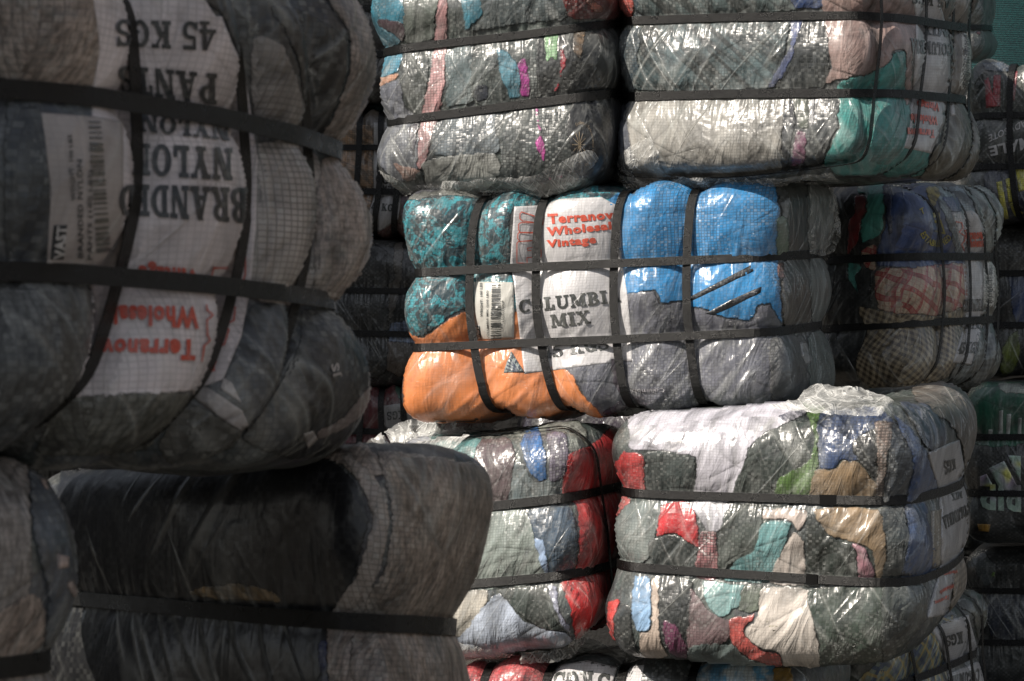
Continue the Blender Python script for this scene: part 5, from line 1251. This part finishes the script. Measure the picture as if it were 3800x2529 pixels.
# ================================================================== far right column
def far(label, ys, seed, color, Y=8.6, x0=2215, x1=2500, vx=(2328,), group='bales of the far right stack', pat='mixed'):
    return Bale(label, ([(x0, y) for y in ys], Y + .1), ([(x1, y) for y in ys], Y), (.2, .6, 0), color=color, cell=.012, seed=seed, r=.09,
                vA=[(v, v - 4, v + 16) for v in vx], aface=.012, aedge=.028, group=group, pattern=pat)
b = Bale('grey bale with red print in the farthest stack, beside the teal net',
         ([(2120, -140), (2120, -38), (2120, 64), (2120, 142)], 9.3), ([(2262, -140), (2262, -38), (2262, 64), (2262, 142)], 9.3), ([(2300, -140), (2290, -36), (2290, 68), (2300, 140)], 10.0),
         color=(.12, .11, .10), cell=.012, seed=10, group='bales of the far right stack')
many(b, 'Y2', [('red lettered garment', (.30, .02, .02), [(848, -20), (868, -20), (862, 180), (838, 170)], dict(puff=0)), ('red lettered garment', (.25, .02, .02), [(735, 190), (780, 205), (778, 240), (735, 225)], dict(puff=0))])
b = far('dark bale with maroon, white and yellow lettering just below the teal net', (129, 265, 384, 510), 11, (.05, .055, .05), Y=8.4)
many(b, 'Y2', [
 ('navy and grey cloth', (.04, .07, .12), [(790, 400), (960, 400), (940, 480), (790, 460)], dict(haze=.15)),
 ('maroon printed letter', (.33, .015, .03), [(850, 487), (895, 487), (892, 690), (838, 690)], dict(smooth=False, puff=0)),
 ('maroon printed letter', (.33, .015, .03), [(790, 520), (815, 500), (860, 690), (800, 700)], dict(smooth=False, puff=0)),
 ('maroon printed stroke', (.28, .015, .03), [(970, 480), (1005, 460), (985, 650), (962, 655)], dict(smooth=False, puff=0)),
 ('navy cloth', (.012, .02, .06), [(790, 1110), (1060, 1080), (1060, 1440), (940, 1440), (800, 1300)], dict(puff=0)),
 ('yellow printed letter', (.80, .74, .02), [(865, 1180), (900, 1172), (945, 1410), (908, 1420)], dict(smooth=False, puff=0)),
 ('yellow printed letter', (.80, .74, .02), [(925, 1160), (975, 1148), (990, 1300), (945, 1312)], dict(smooth=False, puff=0)),
 ('yellow printed letter', (.80, .74, .02), [(990, 1085), (1050, 1070), (1060, 1230), (1010, 1240)], dict(smooth=False, puff=0)),
 ('yellow printed letter', (.80, .74, .02), [(950, 1320), (975, 1300), (1040, 1380), (985, 1400)], dict(smooth=False, puff=0)),
])
b.text('MALE', T('Y2', [(1090, 880), (815, 950), (830, 1010), (1095, 960)]), WHITE, font='sans', bold=.03)
b.text('ADVISOTE', T('Y2', [(1060, 775), (815, 875), (820, 920), (1060, 820)]), DIM, font='sans', bold=.01)
b = far('glossy black and navy bale in the far right stack, under the yellow lettered one', (512, 628, 748, 870), 12, (.02, .02, .022), vx=(2470,))
many(b, 'Y3', [('navy cloth', (.02, .05, .16), [(940, 720), (1060, 720), (1060, 1050), (985, 1050)], dict(puff=0)), ('yellow green cloth', (.17, .22, .02), [(900, 1200), (1010, 1085), (1022, 1300), (900, 1420)], dict(puff=0))])
b = far('green and black bale with three slanted bars and lettering in the far right stack', (872, 1006, 1136, 1252), 13, (.015, .017, .02), vx=(2470,), Y=8.3)
many(b, 'Y4', [
 ('bottle green cloth', (.008, .11, .06), [(560, -10), (860, -10), (860, 340), (560, 340)], dict(puff=0, weave=.3)),
 ('white round print', (.42, .45, .38), [(700, 30), (780, 18), (860, 50), (860, 95), (720, 80)], dict(puff=0)),
])
for q in ([(705, 175), (725, 170), (723, 300), (701, 300)], [(745, 190), (768, 190), (760, 303), (741, 300)], [(805, 210), (822, 210), (818, 305), (800, 303)], [(650, 270), (672, 270), (670, 300), (650, 300)]):
    b.sheet(T('Y4', q), cloth((.45, .48, .45), weave=.3), name='printed_stripe')
IR = cloth((.3, .34, .3), pattern='irid', haze=.08, weave=.3)
for q in ([(668, 345), (888, 240), (1115, 678), (830, 665), (800, 600)], [(540, 465), (630, 428), (730, 612), (540, 605)], [(945, 162), (1130, 170), (1125, 545), (1090, 480)]):
    b.sheet(T('X1', q), IR, name='printed_bar')
b.text('did', T('X1', [(545, 945), (1135, 985), (1130, 590), (545, 570)]), IR, font='sans', bold=.05)
b.sheet(T('X1', [(500, 1155), (690, 1165), (665, 1270), (520, 1255)]), cloth((.42, .22, .02), haze=.06), name='garment', label='ochre garment edge')
b = far('dark bale with a round grey print low in the far right stack', (1256, 1360, 1480, 1600), 14, (.018, .02, .025), vx=(2470,))
many(b, 'Y4', [('grey round print', (.15, .15, .16), [(560, 920), (620, 885), (680, 960), (692, 1040), (640, 1090), (585, 1020)], dict(puff=0)), ('lime tag', (.25, .5, .02), [(668, 1000), (688, 1000), (686, 1030), (666, 1035)], dict(puff=0)),
               ('navy cloth', (.02, .03, .06), [(640, 1120), (840, 1120), (840, 1350), (660, 1340)], dict(puff=0, crinkle=1.6))])

# ================================================================== recess at left
def rec(label, ys, seed, color, vx, Y=8.4, x0=560, x1=1085):
    return Bale(label, ([(x0, y) for y in ys], Y + .2), ([(x1, y + 8) for y in ys], Y), (.1, .6, 0), color=color, cell=.012, seed=seed, r=.09,
                vA=vx, aface=.014, aedge=.028, group='bales in the shaded recess')
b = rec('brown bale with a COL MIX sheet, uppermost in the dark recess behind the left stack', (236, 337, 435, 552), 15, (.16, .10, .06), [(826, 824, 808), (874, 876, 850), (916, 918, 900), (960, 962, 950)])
many(b, 'Y5', [('marbled tan cloth', (.60, .34, .17), [(0, 90), (120, 70), (165, 100), (165, 380), (150, 500), (100, 560), (0, 560)], dict(pattern='tiger', puff=0)),
               ('dark red cloth', (.16, .03, .025), [(100, 540), (200, 500), (330, 520), (420, 480), (420, 640), (60, 620)], dict(puff=0)),
               ('mauve cloth', (.15, .09, .11), [(285, 380), (420, 390), (420, 520), (300, 560)], dict(puff=0))])
sh = b.sheet(T('Y5', [(166, 68), (225, 68), (290, 380), (275, 500), (190, 555), (125, 530), (165, 400)]), DIM, label='white printed sheet')
b.text('COLUMBIA', T('Y5', [(172, 335), (420, 370), (425, 335), (175, 298)]), INK, parent=sh)
b.text('MIX', T('Y5', [(205, 372), (252, 380), (254, 352), (208, 346)]), INK, parent=sh)
b.text('45 KGS', T('Y5', [(150, 462), (268, 468), (272, 435), (154, 425)]), INK, parent=sh)
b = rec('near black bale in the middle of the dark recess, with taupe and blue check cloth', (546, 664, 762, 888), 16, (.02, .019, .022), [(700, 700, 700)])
many(b, 'Y5', [('taupe cloth', (.16, .135, .11), [(250, 620), (300, 600), (290, 800), (255, 930), (230, 980), (222, 800), (250, 760)], dict(puff=0)),
               ('brown cloth', (.12, .09, .07), [(225, 1050), (330, 1040), (360, 1160), (280, 1210), (200, 1160)], dict(puff=0)),
               ('blue checked cloth', (.12, .17, .28), [(235, 970), (330, 940), (400, 960), (400, 1060), (235, 1050)], dict(pattern='check', puff=0)),
               ('dark pinstriped cloth', (.035, .032, .04), [(40, 640), (225, 640), (225, 1180), (40, 1180)], dict(puff=0, pattern='diag'))])
b = rec('dark red bale with an upside-down KGS sheet at the foot of the dark recess', (868, 990, 1090, 1200), 17, (.13, .015, .02), [(832, 826, 830), (872, 880, 885), (922, 936, 945)])
many(b, 'Y5', [('deep red cloth', (.17, .012, .018), [(30, 1230), (290, 1225), (330, 1500), (30, 1500)], dict(puff=0, haze=.08)), ('green cloth', (.02, .13, .08), [(255, 1240), (400, 1240), (400, 1330), (290, 1330)], dict(puff=0))])
sh = b.sheet(T('Y5', [(190, 1338), (280, 1325), (400, 1318), (400, 1430), (215, 1438)]), DIM, label='white printed sheet')
b.text('KGS', T('Y5', [(300, 1355), (225, 1362), (228, 1400), (300, 1392)]), INK, parent=sh)

# ================================================================== foreground stack at left
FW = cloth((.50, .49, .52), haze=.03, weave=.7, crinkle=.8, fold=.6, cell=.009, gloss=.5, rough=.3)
FINK = cloth((.028, .030, .034), haze=.10, weave=.7, crinkle=.5, fold=.4, cell=.009, gloss=.5, rough=.3)
FOR = cloth((.42, .045, .02), haze=.10, weave=.3, crinkle=.5, fold=.4, gloss=.35, rough=.3)
b = Bale('large shaded foreground bale at upper left with an upside-down NYLON PANTS sheet',
         ([(-175, -300), (-175, 157), (-175, 598), (-175, 1100)], 2.33), ([(935, -40), (890, 372), (888, 706), (890, 1068)], 3.22),
         (-.62, .27, 0), color=(.14, .145, .15), cell=.0085, seed=18, r=.12,
         vA=[(-5, 8, -70), (255, 291, 130), (462, 541, 350), (640, 718, 525)], aface=.024, aedge=.072, avf=.052, belly=.06, maxe=.22, step=8.5, group='bales of the foreground stack', haze=.06, gloss=.5, crinkle=.8)
b1 = b
kw = dict(gloss=.5, rough=.3, weave=.9, cell=.009, haze=.05)
many(b, 'Z1', [
 ('grey brown cloth', (.22, .19, .17), [(-60, -40), (480, -40), (525, 260), (490, 500), (230, 440), (-40, 400)], dict(kw, pattern='fleck')),
 ('black tangle of cloth', (.03, .03, .035), [(1000, -40), (1420, -40), (1560, 300), (1660, 760), (1330, 690), (1290, 430), (1160, 80)], dict(kw, crinkle=1.5)),
 ('grey cloth', (.20, .20, .20), [(1330, 200), (1500, 250), (1640, 720), (1340, 660)], dict(kw)),
 ('black fur cloth', (.014, .014, .018), [(1420, 40), (1620, 60), (1820, 200), (1830, 400), (1760, 600), (1680, 760), (1600, 600), (1560, 300)], dict(kw, crinkle=1.6)),
 ('taupe striped cloth', (.26, .235, .22), [(1700, -60), (2040, -60), (2040, 500), (1900, 830), (1680, 760), (1760, 600), (1840, 380), (1830, 180)], dict(kw, pattern='fleck', crinkle=1.3)),
 ('dark ribbed cloth', (.06, .065, .07), [(30, 520), (210, 560), (265, 1000), (245, 1410), (30, 1370)], dict(kw)),
 ('grey woven cloth', (.26, .255, .25), [(1340, 770), (1690, 830), (1700, 1590), (1300, 1560)], dict(kw, weave=1.3)),
 ('brown grey knit', (.25, .225, .21), [(1690, 860), (1850, 850), (1980, 1050), (1980, 1350), (1880, 1600), (1650, 1590)], dict(kw, pattern='fleck')),
])
many(b, 'Z2', [
 ('charcoal jeans', (.07, .075, .08), [(1570, 400), (1900, 420), (1890, 600), (1760, 900), (1560, 1160), (1350, 1090), (1200, 900), (1390, 860)], dict(kw, pattern='diag')),
 ('dark grey fleece', (.05, .05, .052), [(1880, 430), (2150, 430), (2330, 600), (2330, 900), (2150, 1250), (1850, 1350), (1500, 1230), (1700, 950), (1860, 650)], dict(kw, pattern='diag', crinkle=1.3)),
 ('grey band', (.17, .15, .15), [(1960, 1170), (2120, 1080), (2250, 920), (2330, 860), (2330, 1010), (2150, 1150), (1980, 1220)], dict(kw)),
 ('grey green cloth', (.135, .13, .115), [(-40, 250), (570, 300), (545, 700), (430, 980), (200, 1280), (-40, 1300)], dict(kw, pattern='fleck')),
 ('olive streaked cloth', (.13, .12, .09), [(420, 975), (1180, 930), (1010, 1190), (880, 1300), (400, 1330), (220, 1290)], dict(kw, pattern='fleck')),
 ('olive brown cloth', (.11, .10, .08), [(1180, 1000), (1500, 1170), (1450, 1280), (1100, 1400), (980, 1260)], dict(kw)),
])
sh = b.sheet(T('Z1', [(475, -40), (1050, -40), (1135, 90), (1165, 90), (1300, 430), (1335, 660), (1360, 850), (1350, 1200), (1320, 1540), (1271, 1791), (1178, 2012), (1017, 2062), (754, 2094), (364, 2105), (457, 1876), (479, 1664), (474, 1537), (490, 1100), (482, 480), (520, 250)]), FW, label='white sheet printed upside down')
tg = b.sheet(T('Z1', [(213, 603), (480, 622), (640, 650), (640, 1440), (480, 1400), (243, 1396), (265, 1000), (235, 750)]), cloth((.30, .29, .29), haze=.06, weave=.2, fold=.4, gloss=.3, rough=.3), name='barcode_tag', label='pinkish paper tag with a barcode')
barcode(b, tg, T('Z1', [(500, 1330), (570, 1320), (520, 640), (455, 635)]), seed=12)
b.text('WEIGHT: 100 LBS', T('Z1', [(392, 1060), (372, 720), (350, 722), (368, 1062)]), FINK, font='sans', bold=.02, parent=tg, step=20)
b.text('BRANDED NYLON', T('Z1', [(430, 1355), (425, 850), (398, 850), (402, 1355)]), FINK, font='sans', bold=.02, parent=tg, step=20)
b.text('PANTS (100 LBS)', T('Z1', [(480, 1365), (480, 900), (455, 900), (452, 1365)]), FINK, font='sans', bold=.02, parent=tg, step=20)
b.sheet(T('Z1', [(280, 1190), (348, 1188), (330, 1366), (262, 1368)]), FINK, name='logo_block', parent=tg)
b.text('VAST', T('Z1', [(330, 1360), (345, 1192), (292, 1192), (272, 1362)]), DIM, font='sans', bold=.05, parent=tg)
S_ = dict(parent=sh, step=14)
b.text('BRANDED', T('Z1', [(1292, 995), (618, 975), (618, 1140), (1292, 1180)]), FINK, **S_)
b.text('NYLON', T('Z1', [(1215, 790), (690, 760), (690, 930), (1215, 960)]), FINK, **S_)
b.text('PANTS', T('Z1', [(1135, 385), (610, 340), (625, 490), (1135, 545)]), FINK, **S_)
b.text('45 KGS', T('Z1', [(1130, 115), (600, 95), (600, 245), (1130, 270)]), FINK, **S_)
b.text('NYLON', T('Z1', [(1200, 660), (740, 600), (740, 705), (1200, 755)]), FINK, **S_)
S2 = dict(parent=sh, step=14, font='sans', bold=.05)
b.text('Vintage', T('Z2', [(1225, 130), (860, 110), (860, 230), (1225, 260)]), FOR, **S2)
b.text('Wholesale', T('Z2', [(1225, 405), (640, 400), (640, 520), (1225, 545)]), FOR, **S2)
b.text('Terranova', T('Z2', [(1205, 605), (580, 610), (570, 725), (1200, 740)]), FOR, **S2)
for ln in ([(1285, 255), (1300, 215), (1318, 150), (1415, 152)], [(1500, 80), (1530, 95), (1525, 200), (1500, 275)], [(1270, 400), (1275, 430), (1310, 460), (1275, 490), (1275, 580), (1290, 610), (1255, 650), (1240, 740)],
           [(1430, 400), (1465, 420), (1455, 500), (1420, 520)], [(1400, 540), (1425, 560), (1400, 650), (1345, 670)], [(1330, 690), (1360, 700), (1330, 810), (1290, 820)]):
    stroke(b, T('Z2', ln), 5, FOR, parent=sh)
PW = cloth((.36, .36, .37), weave=.3, haze=.08, gloss=.4, rough=.28)
for q in ([(1200, 905), (1290, 908), (1500, 1048), (1535, 1130), (1500, 1172), (1350, 1080), (1200, 960)], [(1388, 850), (1440, 880), (1495, 1000), (1370, 920)]): b.sheet(T('Z2', q), PW, name='printed_stripe')
b.sheet(T('Z2', [(1880, 1185), (1940, 1165), (1968, 1215), (1910, 1268)]), PW, name='printed_patch')
b.text('JS', T('Z2', [(2110, 840), (2105, 750), (2045, 770), (2060, 860)]), PW, font='sans', bold=.03)

b = Bale('foreground bale of shade-blackened cloth with a pale curved band, under the nylon pants bale',
         ([(40, 1085), (40, 1370), (40, 1670), (40, 1970)], 3.65), ([(862, 1005), (862, 1440), (862, 1800), (862, 2150)], 3.1),
         ([(1190, 1050), (1090, 1441), (1110, 1790), (1190, 2130)], 3.45), color=(.10, .095, .09), cell=.009, seed=19, r=.08, aface=.016, aedge=.04, belly=.03, group='bales of the foreground stack', haze=.1, gloss=.4, crinkle=.9)
many(b, 'Z3', [
 ('grey brown cloth over the top', (.22, .19, .165), [(1000, 60), (1400, 40), (1760, 50), (1880, 200), (1750, 240), (1600, 150), (1250, 190), (1120, 240)], dict(kw, pattern='fleck')),
 ('taupe fleece', (.23, .205, .18), [(1830, 100), (2100, 120), (2420, 200), (2440, 500), (2330, 950), (1740, 930), (1870, 640), (1895, 400), (1860, 250)], dict(kw, pattern='fleck', haze=.08)),
 ('black cloth', (.008, .008, .010), [(300, 180), (900, 150), (1200, 170), (1600, 140), (1755, 280), (1795, 440), (1730, 700), (1620, 900), (330, 830)], dict(kw, haze=.01, weave=.3, crinkle=.6, fold=.5)),  # shade under the overhang put into this black
 ('pale curved band', (.27, .25, .23), [(1640, 110), (1755, 160), (1868, 280), (1895, 420), (1872, 600), (1800, 800), (1740, 960), (1600, 900), (1725, 700), (1800, 450), (1760, 290)], dict(kw, puff=.002)),
 ('ochre hem', (.20, .14, .06), [(900, 770), (1160, 730), (1330, 770), (1380, 830), (1000, 810)], dict(kw, pattern='tiger')),
 ('black cloth', (.008, .008, .009), [(300, 850), (1595, 930), (1615, 1260), (300, 1260)], dict(kw, haze=.01, weave=.3, crinkle=.6, fold=.5)),  # overhang shade painted into the lower lobe as well
 ('pale band', (.27, .235, .21), [(1590, 930), (1745, 940), (1745, 1260), (1612, 1260)], dict(kw, pattern='fleck')),
 ('taupe fleece', (.20, .175, .155), [(1740, 940), (2400, 940), (2400, 1260), (1740, 1260)], dict(kw, pattern='fleck')),
 ('navy hem', (.03, .035, .09), [(1550, 1040), (1605, 1020), (1612, 1260), (1575, 1260)], dict(kw)),
])
b = Bale('foreground bale in the bottom left corner with taupe and grey cloth',
         ([(-330, 1075), (-330, 1570), (-330, 2020), (-330, 2480)], 2.25), ([(262, 1060), (232, 1512), (262, 1900), (262, 2290)], 2.62),
         (-.5, .4, 0), color=(.16, .155, .15), cell=.009, seed=20, r=.12, aface=.02, aedge=.04, belly=.03, group='bales of the foreground stack', haze=.12, gloss=.4, crinkle=.9)
many(b, 'Z3', [
 ('grey green cloth', (.20, .195, .19), [(-60, 170), (130, 170), (150, 500), (130, 900), (-60, 1100)], dict(kw, pattern='fleck')),
 ('slate cloth', (.11, .12, .13), [(130, 200), (240, 200), (340, 520), (380, 700), (370, 950), (260, 1060), (200, 1050), (220, 800), (150, 500)], dict(kw)),
 ('taupe cloth', (.26, .225, .20), [(-60, 900), (140, 780), (215, 850), (210, 1030), (120, 1100), (-60, 1160)], dict(kw, pattern='fleck')),
 ('pink beige patch', (.42, .35, .32), [(262, 600), (318, 615), (315, 665), (268, 672)], dict(kw, smooth=False)),
 ('pink beige patch', (.36, .31, .29), [(300, 735), (345, 725), (372, 790), (330, 820)], dict(kw)),
 ('pink beige patch', (.34, .29, .27), [(170, 225), (215, 240), (225, 300), (190, 290)], dict(kw)),
 ('taupe cloth', (.20, .18, .165), [(-60, 1200), (390, 1150), (400, 1300), (-60, 1300)], dict(kw, pattern='fleck')),
])

# ================================================================== loose clear film
def film_sheet(bale, name, poly, mat, out=.02, crump=.025, label=None, lean=0.0, step=9, seed=0, parent=None, free=None):
    """a free sheet of film: follows the bale where it touches, stands off and crumples elsewhere"""
    poly = outline(np.array(poly, float), True, step); V, F, bd = tri_poly([poly], step)
    W = np.zeros((len(V), 3)); Y0 = bale.Wmean[1]
    ymed = []
    for i, (x, y) in enumerate(V):
        r_ = bale.hit(x, y)
        if r_ is not None and r_[3] == 0: ymed.append(r_[0][1])
    ym = np.median(ymed) if ymed else Y0
    for i, (x, y) in enumerate(V):
        r_ = bale.hit(x, y)
        if r_ is not None and r_[3] == 0:
            p = r_[0] + r_[1] * out
            W[i] = p
        else:
            Yn = r_[0][1] if r_ is not None and r_[3] < .25 else ym
            p = unproj(x, y, Yn)
            W[i] = p
    if free:
        ty = (V[:, 1].max() - V[:, 1]) / (V[:, 1].max() - V[:, 1].min())
        W = np.array([unproj(x, y, free[0] + (free[1] - free[0]) * t) for (x, y), t in zip(V, ty)])
    P3 = W / .05
    W[:, 1] += (vnoise(W / .09, seed) - .5) * crump * 2 + (ridge(vnoise(W / .07, seed + 4), 1.5) - .5) * crump * -.9 - (1 - np.exp(-bd / 30)) * crump * .4
    F = np.array(F)
    e = np.array([max(np.linalg.norm(W[f[a]] - W[f[a - 1]]) for a in range(3)) for f in F]); F = F[e < .12]
    a, b_, c = W[F[:, 0]], W[F[:, 1]], W[F[:, 2]]; n_ = np.cross(b_ - a, c - a); fl_ = n_[:, 1] > 0; F[fl_] = F[fl_][:, ::-1]
    o = link_mesh(name, W - bale.org, F, mat, bale.root); bale.finish(o.data, W, F, np.zeros(len(W)))
    if label: o['label'] = label
    return o
film_sheet(b9, 'loose_film', T('Y1', [(900, 150), (1000, 128), (1060, 108), (1090, 70), (1142, 38), (1250, 48), (1372, 55), (1440, 80), (1522, 112), (1535, 200), (1460, 205), (1300, 195), (1190, 190), (1085, 175), (980, 172)]), LOOSE, free=(5.78, 5.95), crump=.05, seed=2, label='crumpled film crest standing above the bale')
film_sheet(b8, 'loose_film', T('Z8', [(90, 225), (200, 150), (330, 90), (520, 85), (640, 55), (800, 50), (980, 60), (980, 120), (700, 200), (520, 330), (400, 450), (200, 420)]), LOOSE, out=.014, crump=.02, seed=7, label='bright crumpled film over the top left corner')
film_sheet(b8, 'loose_film', T('Z8', [(560, 1300), (700, 1350), (1000, 1400), (1200, 1370), (1300, 1240), (1360, 1300), (1240, 1440), (1000, 1470), (620, 1500)]), LOOSE_THIN, out=.012, crump=.02, seed=9)
film_sheet(b4, 'loose_film', T('Z4', [(240, 1290), (480, 1400), (620, 1380), (1000, 1350), (1400, 1330), (1800, 1150), (1880, 1200), (1700, 1420), (1300, 1510), (800, 1545), (600, 1530), (400, 1450)]), LOOSE_THIN, out=.012, crump=.02, seed=11)
film_sheet(b5, 'loose_film', T('Z5', [(160, 850), (330, 760), (420, 940), (900, 960), (1300, 930), (1340, 980), (800, 1010), (300, 1040), (170, 1030)]), LOOSE_THIN, out=.012, crump=.02, seed=13)
film_sheet(b6, 'loose_film', T('Z7', [(1080, 100), (1210, 110), (1270, 260), (1285, 420), (1230, 540), (1080, 525)]), LOOSE_THIN, out=.014, crump=.03, seed=15)

# ================================================================== bales added behind and out of view for dark gaps, shade and support
b = Bale('black bale added as the shade behind the gap between the two lower foreground bales',  # bale added and coloured black to stand for the gap's shade
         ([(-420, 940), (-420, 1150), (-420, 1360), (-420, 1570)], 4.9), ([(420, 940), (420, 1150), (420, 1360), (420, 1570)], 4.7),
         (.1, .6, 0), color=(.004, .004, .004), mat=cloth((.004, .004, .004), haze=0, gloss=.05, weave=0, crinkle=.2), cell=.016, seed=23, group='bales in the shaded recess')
b = Bale('dark brown bale added to darken the upper recess, mostly hidden by the foreground stack',  # added to fill the upper recess with dark
         ([(560, -90), (560, 20), (560, 125), (560, 234)], 8.6), ([(1085, -90), (1085, 20), (1085, 125), (1085, 236)], 8.4),
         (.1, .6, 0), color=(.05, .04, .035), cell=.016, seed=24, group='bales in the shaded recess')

def copy_tree(root, off, label):
    r = root.copy(); C.objects.link(r); r.location = Vector(root.location) + Vector(off); r['label'] = label
    def rec_(src, dst):
        for ch in list(src.children):
            c = ch.copy(); C.objects.link(c); c.parent = dst; rec_(ch, c)
    rec_(root, r)
    return r
copy_tree(b5.root, (.03, .02, .605), 'bale added on the mauve one for shade, above the picture edge')  # unseen upper tier added to shade the far right stack
copy_tree(b4.root, (-.02, .03, .605), 'bale added on the pink and teal one for shade, above the picture edge')
def block(label, x0, x1, y0, y1, z0, z1, seed, color, group):
    def px(x, y, z): return ((CX + x / y * FPX) / K, (HY - (z - CAM_Z) / y * FPX) / K)
    zs = [z1 + (z0 - z1) * i / 3 for i in range(4)]
    return Bale(label, ([px(x0, y0, z) for z in zs], y0), ([px(x1, y0, z) for z in zs], y0), (0, y1 - y0, 0), color=color, cell=.03, seed=seed, group=group)
q = block('lowest bale of an added stack shading the recess, hidden behind the foreground bales', -2.1, -1.12, 7.0, 7.65, 0, .58, 31, (.05, .05, .05), 'unseen bales added to shade the recess')  # unseen stack added to keep the sun off the left recess
for i in range(6):
    for j in range(2):
        if i or j: copy_tree(q.root, (.02 * (i % 2), .66 * j, .58 * i), 'bale of an added stack shading the recess, hidden behind the foreground bales')
q.root['label'] = 'bale of an added stack shading the recess, hidden behind the foreground bales'
q = block('x', -2.95, -1.98, 3.3, 3.95, 0, .55, 32, (.05, .05, .05), 'unseen bales added to shade the foreground gap')  # unseen stack added to keep sun out of the foreground gap
for i in range(4):
    for j in range(2):
        if i or j: copy_tree(q.root, (.02 * (i % 2), .66 * j, .55 * i), 'bale of an added stack left of the picture, shading the foreground gap')
q.root['label'] = 'bale of an added stack left of the picture, shading the foreground gap'

q = block('x', .36, 1.28, 7.7, 8.3, 0, .58, 33, (.05, .05, .05), 'unseen bales added to shade the far right')  # unseen stack added to cast shade on the far right column
for i in range(1, 5): copy_tree(q.root, (.02 * (i % 2), 0, .58 * i), 'bale of an added stack shading the far right, hidden behind the right columns')
q.root['label'] = 'bale of an added stack shading the far right, hidden behind the right columns'

copy_tree(b1.root, (0, .0, .665), 'bale added one tier up to block sky, above the picture edge')  # unseen tiers added to cut sky light on the foreground
copy_tree(b1.root, (.01, .01, 1.33), 'bale added two tiers up to block sky, above the picture edge')
for (x0, x1, y0, sd, lab, gr, col_) in ((1.25, 2.15, 2.2, 34, 'bale of an added stack right of the picture, bouncing warm light', 'unseen bales added to bounce light', (.34, .28, .22)),  # unseen pale stack added to bounce warm light at the foreground
                              (-1.75, -.85, .75, 35, 'bale of an added stack left of the camera, blocking sky', 'unseen bales added to block the sky', (.08, .08, .08))):  # unseen dark stack added to block ambient light from the left
    q = block(lab, x0, x1, y0, y0 + .65, 0, .58, sd, col_, gr)
    for i in range(5):
        for j in range(3 if x0 > 0 else 2):
            if i or j: copy_tree(q.root, (.02 * (i % 2), .67 * j, .58 * i), lab)

q = block('supporting bale under the farthest grey bale, hidden behind the right columns', .92, 1.84, 9.3, 9.95, 0, .625, 36, (.05, .05, .05), 'bales of the far right stack')
for i in range(1, 4): copy_tree(q.root, (0, 0, .632 * i), 'supporting bale under the farthest grey bale, hidden behind the right columns')
